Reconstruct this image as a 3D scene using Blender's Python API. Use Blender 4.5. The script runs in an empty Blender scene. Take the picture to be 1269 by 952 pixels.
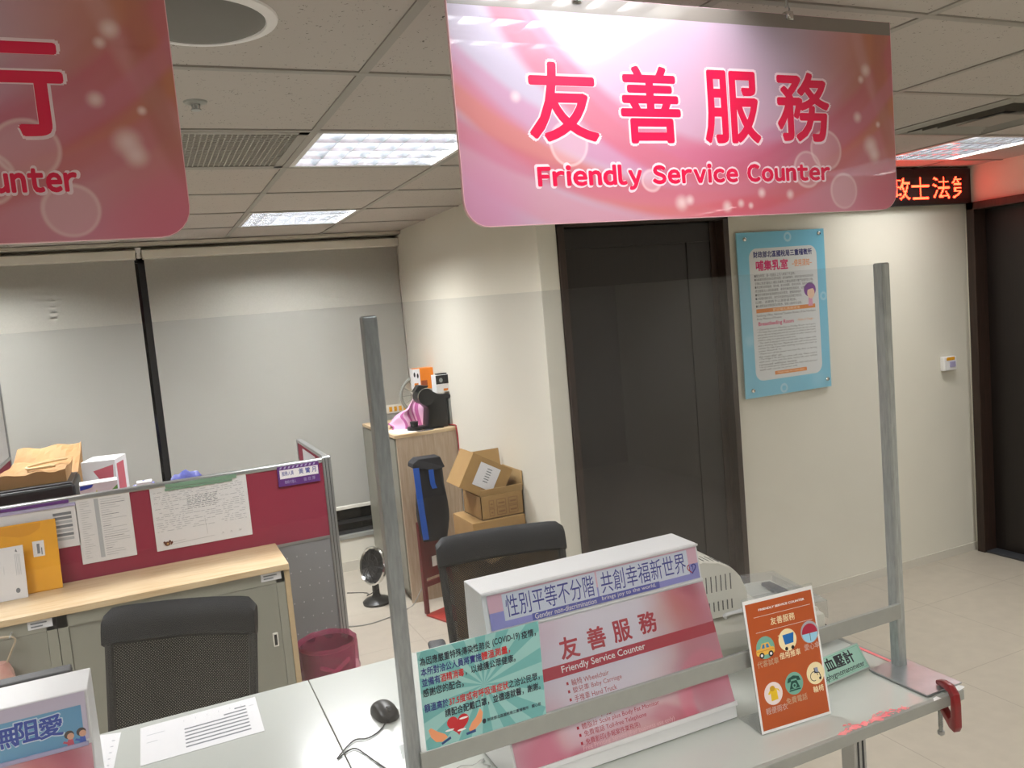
import bpy, bmesh, math, random
from mathutils import Vector, Matrix
random.seed(7)
PI = math.pi
SC = bpy.context.scene
COL = SC.collection

# ------------------------------------------------------------------ camera
FPX, ROLL, PITCH, YAW, CAMH = 1019.2, -0.0873172, 0.0928333, 0.4156252, 1.75
_fw = Vector((math.sin(YAW)*math.cos(PITCH), math.cos(YAW)*math.cos(PITCH), -math.sin(PITCH)))
_r0 = Vector((math.cos(YAW), -math.sin(YAW), 0))
_u0 = _r0.cross(_fw)
_r = _r0*math.cos(ROLL) + _u0*math.sin(ROLL)
_u = -_r0*math.sin(ROLL) + _u0*math.cos(ROLL)
CAMP = Vector((0, 0, CAMH))
cd = bpy.data.cameras.new('camera')
cd.sensor_width = 36.0
cd.lens = FPX/1269*36.0
cd.clip_start = 0.02
cam = bpy.data.objects.new('camera', cd)
COL.objects.link(cam)
_m = Matrix((_r, _u, -_fw)).transposed().to_4x4()
_m.translation = CAMP
cam.matrix_world = _m
SC.camera = cam

# ------------------------------------------------------------------ world, exposure
w = bpy.data.worlds.new('world'); SC.world = w; w.use_nodes = True
w.node_tree.nodes['Background'].inputs[0].default_value = (0.55, 0.6, 0.7, 1)
w.node_tree.nodes['Background'].inputs[1].default_value = 0.015
SC.view_settings.view_transform = 'Standard'
SC.view_settings.look = 'None'
SC.view_settings.gamma = 1
SC.view_settings.use_curve_mapping = False
SC.view_settings.exposure = 0.0
TUBE = 9.0          # emission of the ceiling tubes
PANELW = 85.0       # watts of each ceiling fitting
LEDS = 28.0          # emission of the red LED characters
SC.cycles.use_denoising = True
SC.cycles.max_bounces = 10
SC.cycles.transparent_max_bounces = 24
SC.cycles.caustics_reflective = False
SC.cycles.caustics_refractive = False
SC.cycles.sample_clamp_indirect = 4.0

# ------------------------------------------------------------------ pixel -> point on a real plane
def ray(px, py):
    return (px-634.5)/FPX*_r - (py-476)/FPX*_u + _fw
def hit(px, py, p, n):
    d = ray(px, py); p = Vector(p); n = Vector(n)
    return CAMP + d*((p-CAMP).dot(n)/d.dot(n))
def YP(px, py, y): return hit(px, py, (0, y, 0), (0, 1, 0))
def XP(px, py, x): return hit(px, py, (x, 0, 0), (1, 0, 0))
def ZP(px, py, z): return hit(px, py, (0, 0, z), (0, 0, 1))

# ------------------------------------------------------------------ materials
def lin(c):
    c = c/255.0
    return c/12.92 if c <= 0.04045 else ((c+0.055)/1.055)**2.4
def rgb(h):
    if isinstance(h, str):
        h = h.lstrip('#'); h = tuple(int(h[i:i+2], 16) for i in (0, 2, 4))
    return (lin(h[0]), lin(h[1]), lin(h[2]), 1.0)
_mats = {}
def mat(name, col, rough=0.5, metal=0.0, noise=0.0, nscale=40.0, bump=0.0, bscale=200.0, coat=0.0, stretch=None, col2=None, spec=None):
    if name in _mats: return _mats[name]
    m = bpy.data.materials.new(name); m.use_nodes = True
    nt = m.node_tree; b = nt.nodes['Principled BSDF']
    b.inputs['Base Color'].default_value = rgb(col)
    b.inputs['Roughness'].default_value = rough
    b.inputs['Metallic'].default_value = metal
    if coat: b.inputs['Coat Weight'].default_value = coat; b.inputs['Coat Roughness'].default_value = 0.05
    if spec is not None: b.inputs['Specular IOR Level'].default_value = spec
    tc = nt.nodes.new('ShaderNodeTexCoord')
    src = tc.outputs['Object']
    if stretch:
        mp = nt.nodes.new('ShaderNodeMapping'); mp.inputs['Scale'].default_value = stretch
        nt.links.new(src, mp.inputs['Vector']); src = mp.outputs['Vector']
    if noise or col2:
        n = nt.nodes.new('ShaderNodeTexNoise'); n.inputs['Scale'].default_value = nscale; n.inputs['Detail'].default_value = 4
        nt.links.new(src, n.inputs['Vector'])
        mr = nt.nodes.new('ShaderNodeMapRange'); mr.inputs['From Min'].default_value = 0.3; mr.inputs['From Max'].default_value = 0.7
        nt.links.new(n.outputs['Fac'], mr.inputs['Value'])
        mx = nt.nodes.new('ShaderNodeMix'); mx.data_type = 'RGBA'
        c = rgb(col)
        mx.inputs['A'].default_value = c
        mx.inputs['B'].default_value = rgb(col2) if col2 else tuple(max(0, v*(1-noise)) for v in c[:3])+(1,)
        nt.links.new(mr.outputs[0], mx.inputs['Factor'])
        nt.links.new(mx.outputs['Result'], b.inputs['Base Color'])
    if bump:
        n2 = nt.nodes.new('ShaderNodeTexNoise'); n2.inputs['Scale'].default_value = bscale; n2.inputs['Detail'].default_value = 3
        nt.links.new(src, n2.inputs['Vector'])
        bp = nt.nodes.new('ShaderNodeBump'); bp.inputs['Strength'].default_value = bump; bp.inputs['Distance'].default_value = 0.002
        nt.links.new(n2.outputs['Fac'], bp.inputs['Height']); nt.links.new(bp.outputs['Normal'], b.inputs['Normal'])
    _mats[name] = m
    return m
def emat(name, col, strength):
    m = bpy.data.materials.new(name); m.use_nodes = True
    nt = m.node_tree; nt.nodes.remove(nt.nodes['Principled BSDF'])
    e = nt.nodes.new('ShaderNodeEmission'); e.inputs[0].default_value = rgb(col); e.inputs[1].default_value = strength
    nt.links.new(e.outputs[0], nt.nodes['Material Output'].inputs[0])
    return m
def clear_mat(name, tint=(0.93, 0.94, 0.95), ior=1.49, haze=0.02, rough=0.02, gain=1.0):
    m = bpy.data.materials.new(name); m.use_nodes = True
    nt = m.node_tree; nt.nodes.remove(nt.nodes['Principled BSDF'])
    tr = nt.nodes.new('ShaderNodeBsdfTransparent'); tr.inputs[0].default_value = (*tint, 1)
    gl = nt.nodes.new('ShaderNodeBsdfGlossy'); gl.inputs['Roughness'].default_value = rough
    df = nt.nodes.new('ShaderNodeBsdfDiffuse'); df.inputs[0].default_value = (0.8, 0.82, 0.84, 1)
    fr = nt.nodes.new('ShaderNodeLayerWeight'); fr.inputs['Blend'].default_value = 0.5
    pw = nt.nodes.new('ShaderNodeMath'); pw.operation = 'POWER'; pw.inputs[1].default_value = 5.0
    nt.links.new(fr.outputs['Facing'], pw.inputs[0])
    ma = nt.nodes.new('ShaderNodeMath'); ma.operation = 'MULTIPLY_ADD'; ma.inputs[1].default_value = 0.9*gain; ma.inputs[2].default_value = 0.04*gain
    nt.links.new(pw.outputs[0], ma.inputs[0])
    m1 = nt.nodes.new('ShaderNodeMixShader'); nt.links.new(ma.outputs[0], m1.inputs[0])
    nt.links.new(tr.outputs[0], m1.inputs[1]); nt.links.new(gl.outputs[0], m1.inputs[2])
    # faint smears of wiping on the sheet
    tc = nt.nodes.new('ShaderNodeTexCoord'); no = nt.nodes.new('ShaderNodeTexNoise'); no.inputs['Scale'].default_value = 3.5; no.inputs['Distortion'].default_value = 1.2
    nt.links.new(tc.outputs['Object'], no.inputs['Vector'])
    mr = nt.nodes.new('ShaderNodeMapRange'); mr.inputs['From Min'].default_value = 0.35; mr.inputs['From Max'].default_value = 0.75
    mr.inputs['To Min'].default_value = haze*0.7; mr.inputs['To Max'].default_value = haze*1.5
    nt.links.new(no.outputs['Fac'], mr.inputs['Value'])
    m2 = nt.nodes.new('ShaderNodeMixShader'); nt.links.new(mr.outputs[0], m2.inputs[0])
    nt.links.new(m1.outputs[0], m2.inputs[1]); nt.links.new(df.outputs[0], m2.inputs[2])
    nt.links.new(m2.outputs[0], nt.nodes['Material Output'].inputs[0])
    return m
def print_mat(name, base, feats, rough=0.35, coat=0.6, wob=0.0):
    """A printed graphic: base colour plus soft discs and rings laid out in the sheet's own coordinates (x, z)."""
    m = bpy.data.materials.new(name); m.use_nodes = True
    nt = m.node_tree; b = nt.nodes['Principled BSDF']
    b.inputs['Roughness'].default_value = rough
    b.inputs['Coat Weight'].default_value = coat; b.inputs['Coat Roughness'].default_value = 0.02
    tc = nt.nodes.new('ShaderNodeTexCoord')
    mul = nt.nodes.new('ShaderNodeVectorMath'); mul.operation = 'MULTIPLY'; mul.inputs[1].default_value = (1, 0, 1)
    nt.links.new(tc.outputs['Object'], mul.inputs[0])
    vec = mul.outputs[0]
    if wob:
        no = nt.nodes.new('ShaderNodeTexNoise'); no.inputs['Scale'].default_value = 6.0
        nt.links.new(vec, no.inputs['Vector'])
        sb = nt.nodes.new('ShaderNodeVectorMath'); sb.operation = 'MULTIPLY_ADD'
        sb.inputs[1].default_value = (wob, 0, wob); sb.inputs[2].default_value = (-wob/2, 0, -wob/2)
        nt.links.new(no.outputs['Color'], sb.inputs[0])
        ad = nt.nodes.new('ShaderNodeVectorMath'); ad.operation = 'ADD'
        nt.links.new(vec, ad.inputs[0]); nt.links.new(sb.outputs[0], ad.inputs[1]); vec = ad.outputs[0]
    prev = None
    for f in feats:
        kind, cx, cz, r, soft, col, s = f[:7]
        wd = f[7] if len(f) > 7 else 0.01
        v = mul.outputs[0] if kind == 'dot' else vec
        di = nt.nodes.new('ShaderNodeVectorMath'); di.operation = 'DISTANCE'; di.inputs[1].default_value = (cx, 0, cz)
        nt.links.new(v, di.inputs[0]); val = di.outputs['Value']
        if kind == 'ring':
            s1 = nt.nodes.new('ShaderNodeMath'); s1.operation = 'SUBTRACT'; s1.inputs[1].default_value = r
            nt.links.new(val, s1.inputs[0])
            a1 = nt.nodes.new('ShaderNodeMath'); a1.operation = 'ABSOLUTE'; nt.links.new(s1.outputs[0], a1.inputs[0])
            val = a1.outputs[0]; r = wd
        mr = nt.nodes.new('ShaderNodeMapRange'); mr.interpolation_type = 'SMOOTHSTEP'
        mr.inputs['From Min'].default_value = max(r-soft, 0) if kind != 'ring' else max(wd-soft, 0)
        mr.inputs['From Max'].default_value = r+soft if kind == 'ring' else r+soft*0.2
        mr.inputs['To Min'].default_value = s; mr.inputs['To Max'].default_value = 0
        nt.links.new(val, mr.inputs['Value'])
        mx = nt.nodes.new('ShaderNodeMix'); mx.data_type = 'RGBA'
        if prev is None: mx.inputs['A'].default_value = rgb(base)
        else: nt.links.new(prev, mx.inputs['A'])
        mx.inputs['B'].default_value = rgb(col); nt.links.new(mr.outputs[0], mx.inputs['Factor'])
        prev = mx.outputs['Result']
    nt.links.new(prev, b.inputs['Base Color'])
    return m

def ceiling_mat():
    m = mat('mineral_tile', (176, 172, 164), rough=0.95)
    nt = m.node_tree; b = nt.nodes['Principled BSDF']
    tc = [n for n in nt.nodes if n.type == 'TEX_COORD'][0]
    vo = nt.nodes.new('ShaderNodeTexVoronoi'); vo.inputs['Scale'].default_value = 78.0
    no = nt.nodes.new('ShaderNodeTexNoise'); no.inputs['Scale'].default_value = 30.0; no.inputs['Distortion'].default_value = 2.0
    nt.links.new(tc.outputs['Object'], no.inputs['Vector'])
    mx0 = nt.nodes.new('ShaderNodeMix'); mx0.data_type = 'VECTOR'; mx0.inputs['Factor'].default_value = 0.04
    nt.links.new(tc.outputs['Object'], mx0.inputs['A']); nt.links.new(no.outputs['Color'], mx0.inputs['B'])
    nt.links.new(mx0.outputs['Result'], vo.inputs['Vector'])
    # only some of the cells carry a pinhole
    wn = nt.nodes.new('ShaderNodeMath'); wn.operation = 'LESS_THAN'; wn.inputs[1].default_value = 0.5
    sp = nt.nodes.new('ShaderNodeSeparateColor'); nt.links.new(vo.outputs['Color'], sp.inputs[0]); nt.links.new(sp.outputs[0], wn.inputs[0])
    lt = nt.nodes.new('ShaderNodeMath'); lt.operation = 'LESS_THAN'; lt.inputs[1].default_value = 0.17
    nt.links.new(vo.outputs['Distance'], lt.inputs[0])
    an = nt.nodes.new('ShaderNodeMath'); an.operation = 'MULTIPLY'; nt.links.new(wn.outputs[0], an.inputs[0]); nt.links.new(lt.outputs[0], an.inputs[1])
    mx = nt.nodes.new('ShaderNodeMix'); mx.data_type = 'RGBA'
    mx.inputs['A'].default_value = rgb((180, 174, 168)); mx.inputs['B'].default_value = rgb((98, 94, 88))
    nt.links.new(an.outputs[0], mx.inputs['Factor']); nt.links.new(mx.outputs['Result'], b.inputs['Base Color'])
    return m
def floor_mat():
    m = mat('floor_tile', (186, 178, 164), rough=0.38, noise=0.08, nscale=14)
    nt = m.node_tree; b = nt.nodes['Principled BSDF']
    tc = [n for n in nt.nodes if n.type == 'TEX_COORD'][0]
    br = nt.nodes.new('ShaderNodeTexBrick'); br.offset = 0.0; br.inputs['Scale'].default_value = 1.0
    br.inputs['Brick Width'].default_value = 0.6; br.inputs['Row Height'].default_value = 0.6; br.inputs['Mortar Size'].default_value = 0.0025
    nt.links.new(tc.outputs['Object'], br.inputs['Vector'])
    mx = nt.nodes.new('ShaderNodeMix'); mx.data_type = 'RGBA'; mx.inputs['B'].default_value = rgb((164, 156, 143))
    old = b.inputs['Base Color'].links[0].from_socket
    nt.links.new(br.outputs['Fac'], mx.inputs['Factor']); nt.links.new(old, mx.inputs['A'])
    nt.links.new(mx.outputs['Result'], b.inputs['Base Color'])
    return m
def mesh_mat(name, col, hole=0.45, scale=260.0):
    """Woven chair netting: real see-through holes between dark threads."""
    m = bpy.data.materials.new(name); m.use_nodes = True
    nt = m.node_tree; b = nt.nodes['Principled BSDF']; b.inputs['Base Color'].default_value = rgb(col); b.inputs['Roughness'].default_value = 0.8; b.inputs['Specular IOR Level'].default_value = 0.15
    tr = nt.nodes.new('ShaderNodeBsdfTransparent')
    tc = nt.nodes.new('ShaderNodeTexCoord')
    mp = nt.nodes.new('ShaderNodeMapping'); mp.inputs['Rotation'].default_value = (0, PI/4, 0); mp.inputs['Scale'].default_value = (scale, scale, scale)
    nt.links.new(tc.outputs['Object'], mp.inputs['Vector'])
    sp = nt.nodes.new('ShaderNodeSeparateXYZ'); nt.links.new(mp.outputs[0], sp.inputs[0])
    outs = []
    for ax in ('X', 'Z'):
        fr = nt.nodes.new('ShaderNodeMath'); fr.operation = 'FRACT'; nt.links.new(sp.outputs[ax], fr.inputs[0])
        lt = nt.nodes.new('ShaderNodeMath'); lt.operation = 'LESS_THAN'; lt.inputs[1].default_value = hole; nt.links.new(fr.outputs[0], lt.inputs[0])
        outs.append(lt.outputs[0])
    mu = nt.nodes.new('ShaderNodeMath'); mu.operation = 'MULTIPLY'
    nt.links.new(outs[0], mu.inputs[0]); nt.links.new(outs[1], mu.inputs[1])
    ms = nt.nodes.new('ShaderNodeMixShader'); nt.links.new(mu.outputs[0], ms.inputs[0])
    nt.links.new(b.outputs[0], ms.inputs[1]); nt.links.new(tr.outputs[0], ms.inputs[2])
    nt.links.new(ms.outputs[0], nt.nodes['Material Output'].inputs[0])
    return m

M = {}
M['wall'] = mat('wall_paint', (224, 221, 208), rough=0.7, noise=0.03, nscale=3, bump=0.05, bscale=300)
M['ceil'] = ceiling_mat()
M['grid'] = mat('ceiling_grid_paint', (150, 147, 140), rough=0.5)
M['floor'] = floor_mat()
M['blind'] = mat('blind_fabric', (236, 235, 226), rough=0.85, noise=0.05, nscale=120, bump=0.1, bscale=500)
M['offwhite'] = mat('offwhite_plastic', (226, 223, 212), rough=0.45, noise=0.02)
M['white'] = mat('white_plastic', (240, 240, 240), rough=0.35, noise=0.01)
M['paper'] = mat('paper', (222, 222, 224), rough=0.8, noise=0.02)
M['ink'] = mat('grey_print', (120, 124, 130), rough=0.8)
M['inklight'] = mat('pale_print', (176, 180, 186), rough=0.8)
M['black'] = mat('black_plastic', (14, 15, 17), rough=0.4, noise=0.1)
M['softblack'] = mat('black_leatherette', (22, 23, 26), rough=0.55, bump=0.15, bscale=500, spec=.25)
M['darkgrey'] = mat('dark_grey_plastic', (58, 60, 64), rough=0.5, noise=0.05)
M['grey'] = mat('grey_paint', (150, 152, 146), rough=0.45, noise=0.03)
M['cabinet'] = mat('cabinet_grey_paint', (144, 143, 130), rough=0.45, noise=0.03)
M['alu'] = mat('brushed_aluminium', (178, 180, 180), rough=0.32, metal=0.85, noise=0.08, nscale=20, stretch=(1, 1, 30))
M['galv'] = mat('galvanised_steel', (178, 184, 184), rough=0.4, metal=0.45, noise=0.25, nscale=30, stretch=(6, 6, 1))
M['plate'] = mat('bare_steel_plate', (176, 178, 180), rough=0.3, metal=0.75, noise=0.15, nscale=18)
M['chrome'] = mat('chrome', (215, 215, 212), rough=0.12, metal=1.0)
M['rail'] = mat('rail_grey_plastic', (158, 160, 154), rough=0.4, noise=0.05)
M['oak'] = mat('pale_maple_laminate', (216, 194, 158), rough=0.4, col2=(196, 168, 128), nscale=5, stretch=(1.2, 14, 14))
M['oakedge'] = mat('maple_edge', (190, 166, 128), rough=0.5, noise=0.1, nscale=30)
M['ash'] = mat('ash_laminate', (190, 172, 150), rough=0.5, col2=(170, 150, 126), nscale=6, stretch=(16, 16, 1.2))
M['wood'] = mat('dark_wenge_wood', (58, 42, 34), rough=0.45, col2=(40, 28, 22), nscale=8, stretch=(14, 14, 1))
M['wooddoor'] = mat('dark_walnut_door', (27, 19, 16), rough=0.4, col2=(20, 14, 12), nscale=8, stretch=(14, 14, 1))
M['maroon'] = mat('maroon_fabric', (146, 42, 66), rough=0.85, noise=0.08, nscale=150, bump=0.15, bscale=700)
M['perf'] = mat('grey_panel_paint', (132, 132, 134), rough=0.5, noise=0.03)
M['desk'] = mat('desk_laminate', (190, 194, 188), rough=0.2, noise=0.03, nscale=6, coat=0.3)
M['kraft'] = mat('kraft_cardboard', (168, 134, 84), rough=0.8, noise=0.12, nscale=12, bump=0.08)
M['kraftin'] = mat('kraft_cardboard_light', (186, 154, 104), rough=0.85, noise=0.1, nscale=12)
M['bagkraft'] = mat('kraft_bag_paper', (172, 132, 84), rough=0.75, noise=0.15, nscale=10, bump=0.3, bscale=60)
M['tape'] = mat('clear_parcel_tape', (180, 152, 108), rough=0.15)
M['red'] = mat('red_enamel', (132, 22, 28), rough=0.35, noise=0.1, coat=0.4)
M['reddark'] = mat('red_painted_steel', (104, 20, 26), rough=0.45, noise=0.15)
M['redcable'] = mat('red_cable', (170, 50, 50), rough=0.5)
M['pinkglint_tape'] = mat('pink_glint_and_tape', (255, 120, 132), rough=0.5, col2=(255, 168, 168), nscale=60)  # pink shared by the painted LED reflection and the tape strip
M['whitetape'] = mat('white_tape', (250, 250, 250), rough=0.5)
M['blue'] = mat('blue_strap', (28, 92, 196), rough=0.6, noise=0.1)
M['nylon'] = mat('black_nylon', (20, 21, 27), rough=0.75, noise=0.2, nscale=30, bump=0.3, bscale=60)
M['orange'] = mat('orange_card', (232, 132, 30), rough=0.4)
M['yellow'] = mat('manila_yellow_paper', (232, 166, 30), rough=0.6, noise=0.1, nscale=14)
M['silver'] = mat('frosted_water_tank', (150, 154, 152), rough=0.25)
M['lav'] = mat('lavender_plastic', (176, 170, 206), rough=0.4)
M['purple'] = mat('purple_plastic', (96, 44, 124), rough=0.4)
M['green'] = mat('green_magnet_strip', (128, 164, 140), rough=0.4)
M['bluepk'] = mat('blue_wrap', (96, 104, 190), rough=0.4, noise=0.35, nscale=30)
M['pinkcloth'] = mat('pink_striped_cloth', (222, 168, 200), rough=0.85, col2=(176, 84, 140), nscale=16)
M['text_red'] = mat('print_crimson', (222, 18, 74), rough=0.3, coat=0.5)
M['text_dred'] = mat('print_dark_red', (178, 36, 56), rough=0.4)
M['text_navy'] = mat('print_navy', (52, 58, 150), rough=0.4)
M['text_black'] = mat('print_black', (26, 28, 36), rough=0.5)
M['text_white'] = mat('print_white', (244, 240, 240), rough=0.5)
M['halo'] = mat('print_pale_pink', (238, 214, 226), rough=0.35, coat=0.5)
M['void'] = mat('unlit_black', (6, 6, 7), rough=0.6)
M['louver'] = mat('louver_aluminium', (222, 228, 238), rough=0.14, metal=0.92)
M['acrylic'] = clear_mat('clear_acrylic_sheet', tint=(0.95, 0.955, 0.965), haze=0.008, gain=0.9)
M['clear'] = clear_mat('clear_plastic', tint=(0.95, 0.96, 0.96), haze=0.06, rough=0.1)
M['pane'] = mat('night_window_glass', (12, 14, 16), rough=0.08)
M['tube'] = emat('tube_glow', (255, 252, 246), TUBE)
M['led'] = emat('led_red_glow', (255, 44, 24), LEDS)
M['net'] = mesh_mat('chair_netting', (11, 11, 12), hole=0.30, scale=170)
M['bin'] = clear_mat('pink_bin_liner_film', tint=(0.85, 0.5, 0.65), haze=0.3, rough=0.25)
_bt = [n for n in M['bin'].node_tree.nodes if n.type == 'BSDF_DIFFUSE'][0]; _bt.inputs[0].default_value = rgb((196, 60, 112))
M['bindark'] = mat('maroon_bin_plastic', (96, 30, 56), rough=0.4)

# ------------------------------------------------------------------ mesh builder
class MB:
    def __init__(s, m=None):
        s.bm = bmesh.new(); s.mats = []; s.mi = 0
        if m is not None: s.use(m)
    def use(s, m):
        if isinstance(m, str): m = M[m]
        if m not in s.mats: s.mats.append(m)
        s.mi = s.mats.index(m); return s
    def _face(s, vs):
        try:
            f = s.bm.faces.new(vs); f.material_index = s.mi; return f
        except ValueError: return None
    def poly(s, pts):
        return s._face([s.bm.verts.new(p) for p in pts])
    def box(s, x0, x1, y0, y1, z0, z1, bev=0.0, seg=2, rot=None, about=None):
        t = bmesh.new(); bmesh.ops.create_cube(t, size=1)
        for v in t.verts:
            v.co = Vector((x0+(v.co.x+.5)*(x1-x0), y0+(v.co.y+.5)*(y1-y0), z0+(v.co.z+.5)*(z1-z0)))
        if bev: bmesh.ops.bevel(t, geom=list(t.edges), offset=bev, segments=seg, profile=0.5, affect='EDGES')
        s._merge(t, rot, about); return s
    def _merge(s, t, rot=None, about=None):
        mp = {}
        for v in t.verts:
            c = v.co.copy()
            if rot is not None:
                a = Vector(about) if about is not None else Vector((0, 0, 0))
                c = rot @ (c-a) + a
            mp[v] = s.bm.verts.new(c)
        for f in t.faces: s._face([mp[v] for v in f.verts])
        t.free()
    def prism(s, pts, d, bev=0.0):
        """pts: planar polygon (3D), extruded by vector d."""
        t = bmesh.new(); d = Vector(d)
        f = t.faces.new([t.verts.new(p) for p in pts])
        r = bmesh.ops.extrude_face_region(t, geom=[f])
        vs = [e for e in r['geom'] if isinstance(e, bmesh.types.BMVert)]
        bmesh.ops.translate(t, verts=vs, vec=d)
        bmesh.ops.recalc_face_normals(t, faces=list(t.faces))
        if bev: bmesh.ops.bevel(t, geom=list(t.edges), offset=bev, segments=2, profile=0.5, affect='EDGES')
        s._merge(t); return s
    def cyl(s, p0, p1, r0, r1=None, n=16, caps=True):
        p0 = Vector(p0); p1 = Vector(p1); r1 = r0 if r1 is None else r1
        q = (p1-p0).to_track_quat('Z', 'Y')
        A = []; B = []
        for i in range(n):
            a = 2*PI*i/n; o = Vector((math.cos(a), math.sin(a), 0))
            A.append(s.bm.verts.new(p0+q@(o*r0))); B.append(s.bm.verts.new(p1+q@(o*r1)))
        for i in range(n): s._face([A[i], A[(i+1) % n], B[(i+1) % n], B[i]])
        if caps: s._face(A[::-1]); s._face(B)
        return s
    def lathe(s, prof, c, axis=(0, 0, 1), n=28, caps=(True, True)):
        q = Vector(axis).to_track_quat('Z', 'Y'); c = Vector(c); rings = []
        for r, z in prof:
            rings.append([s.bm.verts.new(c+q@Vector((r*math.cos(2*PI*i/n), r*math.sin(2*PI*i/n), z))) for i in range(n)])
        for a, b in zip(rings, rings[1:]):
            for i in range(n): s._face([a[i], a[(i+1) % n], b[(i+1) % n], b[i]])
        if caps[0]: s._face(rings[0][::-1])
        if caps[1]: s._face(rings[-1])
        return s
    def tube(s, pts, r, n=8, smooth=3, closed=False):
        pts = [Vector(p) for p in pts]
        if smooth > 1 and len(pts) > 2:
            out = []
            for i in range(len(pts)-1):
                p0 = pts[max(i-1, 0)]; p1 = pts[i]; p2 = pts[i+1]; p3 = pts[min(i+2, len(pts)-1)]
                for k in range(smooth):
                    t = k/smooth
                    out.append(0.5*((2*p1)+(p2-p0)*t+(2*p0-5*p1+4*p2-p3)*t*t+(3*p1-p0-3*p2+p3)*t**3))
            out.append(pts[-1]); pts = out
        rings = []; up = None
        for i, p in enumerate(pts):
            d = (pts[min(i+1, len(pts)-1)]-pts[max(i-1, 0)])
            if d.length < 1e-9: d = Vector((0, 0, 1))
            d.normalize()
            if up is None:
                up = Vector((0, 0, 1)) if abs(d.z) < 0.9 else Vector((1, 0, 0))
            sd = d.cross(up).normalized(); up = sd.cross(d).normalized()
            rr = r[i] if isinstance(r, (list, tuple)) and len(r) == len(pts) else (r if not isinstance(r, (list, tuple)) else r[0])
            rings.append([s.bm.verts.new(p+(sd*math.cos(2*PI*k/n)+up*math.sin(2*PI*k/n))*rr) for k in range(n)])
        for a, b in zip(rings, rings[1:]):
            for k in range(n): s._face([a[k], a[(k+1) % n], b[(k+1) % n], b[k]])
        s._face(rings[0][::-1]); s._face(rings[-1]); return s
    @staticmethod
    def ink(y): return y*0.22 if -0.0031 < y < 0 else y       # ink layers lie very close to their sheet
    def ell(s, c, rx, rz, y=0.0, n=28):     # flat printed ellipse in the x-z plane
        y = s.ink(y)
        s.poly([(c[0]+rx*math.cos(-2*PI*i/n)*-1, y, c[1]+rz*math.sin(-2*PI*i/n)*-1) for i in range(n)][::-1]); return s
    def rect(s, x0, x1, z0, z1, y=0.0):
        y = s.ink(y)
        s.poly([(x0, y, z0), (x1, y, z0), (x1, y, z1), (x0, y, z1)]); return s
    def pl(s, pts, y=0.0):
        y = s.ink(y)
        s.poly([(p[0], y, p[1]) for p in pts]); return s
    def text(s, t, x0, x1, z0, z1, y, bold=0.0, space=1.0):
        y = s.ink(y)
        V, F = glyphs(t, bold, space)
        a0 = min(v[0] for v in V); a1 = max(v[0] for v in V); b0 = min(v[1] for v in V); b1 = max(v[1] for v in V)
        if x1 is None: x1 = x0+(z1-z0)*(a1-a0)/(b1-b0)
        if x0 is None: x0 = x1-(z1-z0)*(a1-a0)/(b1-b0)
        nv = [s.bm.verts.new((x0+(v[0]-a0)/(a1-a0)*(x1-x0), y-(v[2] if len(v) > 2 else 0), z0+(v[1]-b0)/(b1-b0)*(z1-z0))) for v in V]
        for f in F: s._face([nv[i] for i in f])
        return s
    def build(s, name, m=None, parent=None, smooth=False, mw=None):
        if m is not None and not s.mats: s.use(m)
        me = bpy.data.meshes.new(name); bmesh.ops.remove_doubles(s.bm, verts=s.bm.verts, dist=1e-6) if False else None
        s.bm.to_mesh(me); s.bm.free()
        for mm in s.mats: me.materials.append(mm)
        if smooth:
            for p in me.polygons: p.use_smooth = True
            try: me.set_sharp_from_angle(angle=math.radians(38))
            except Exception: pass
        o = bpy.data.objects.new(name, me); COL.objects.link(o)
        if parent: o.parent = parent
        return o
_gl = {}
def wide_text(t, gap=.15, word=.42):
    V, F, x = [], [], 0.0
    for ch in t:
        if ch == ' ': x += word; continue
        v, f = glyphs(chr(ord(ch)-0x21+0xFF01), 0)
        lo = min(q[0] for q in v); hi = max(q[0] for q in v); o = len(V)
        V += [(q[0]-lo+x, q[1]) for q in v]; F += [tuple(j+o for j in g) for g in f]; x += hi-lo+gap
    return V, F
def register_wide(t, bold):
    V, F = wide_text(t); n0 = len(V); V0, F0 = list(V), list(F)
    for i in range(14):
        dx, dy = bold*math.cos(2*PI*i/14), bold*math.sin(2*PI*i/14); o = len(V)
        V += [(q[0]+dx, q[1]+dy, (i+1)*6e-6) for q in V0]; F += [tuple(j+o for j in f) for f in F0]
    _gl[('W'+t, bold, 1.0)] = (V, F); return 'W'+t
def glyphs(t, bold, space=1.0):
    k = (t, bold, space)
    if k in _gl: return _gl[k]
    cu = bpy.data.curves.new('lettering_curve', 'FONT'); cu.body = t; cu.size = 1.0; cu.resolution_u = 3; cu.space_character = space
    ob = bpy.data.objects.new('lettering_curve', cu); COL.objects.link(ob)
    dg = bpy.context.evaluated_depsgraph_get(); dg.update()
    me = bpy.data.meshes.new_from_object(ob.evaluated_get(dg))
    V = [(v.co.x, v.co.y) for v in me.vertices]; F = [tuple(p.vertices) for p in me.polygons]
    # make every face look toward -y once laid upright
    out = []
    for f in F:
        a = 0
        for i in range(len(f)):
            p = V[f[i]]; q = V[f[(i+1) % len(f)]]; a += p[0]*q[1]-q[0]*p[1]
        out.append(f if a > 0 else f[::-1])
    bpy.data.objects.remove(ob); bpy.data.curves.remove(cu); bpy.data.meshes.remove(me)
    if bold > 0.004:      # heavier strokes: the same outline printed again, nudged all round
        n0 = len(V); V0 = list(V); F0 = list(out)
        m_ = 8 if bold < .04 else 14
        for i in range(m_):
            dx, dy = bold*math.cos(2*PI*i/m_), bold*math.sin(2*PI*i/m_); o_ = len(V)
            V += [(q[0]+dx, q[1]+dy, (i+1)*6e-6) for q in V0]; out += [tuple(j+o_ for j in f) for f in F0]
    _gl[k] = (V, out)
    return _gl[k]
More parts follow.
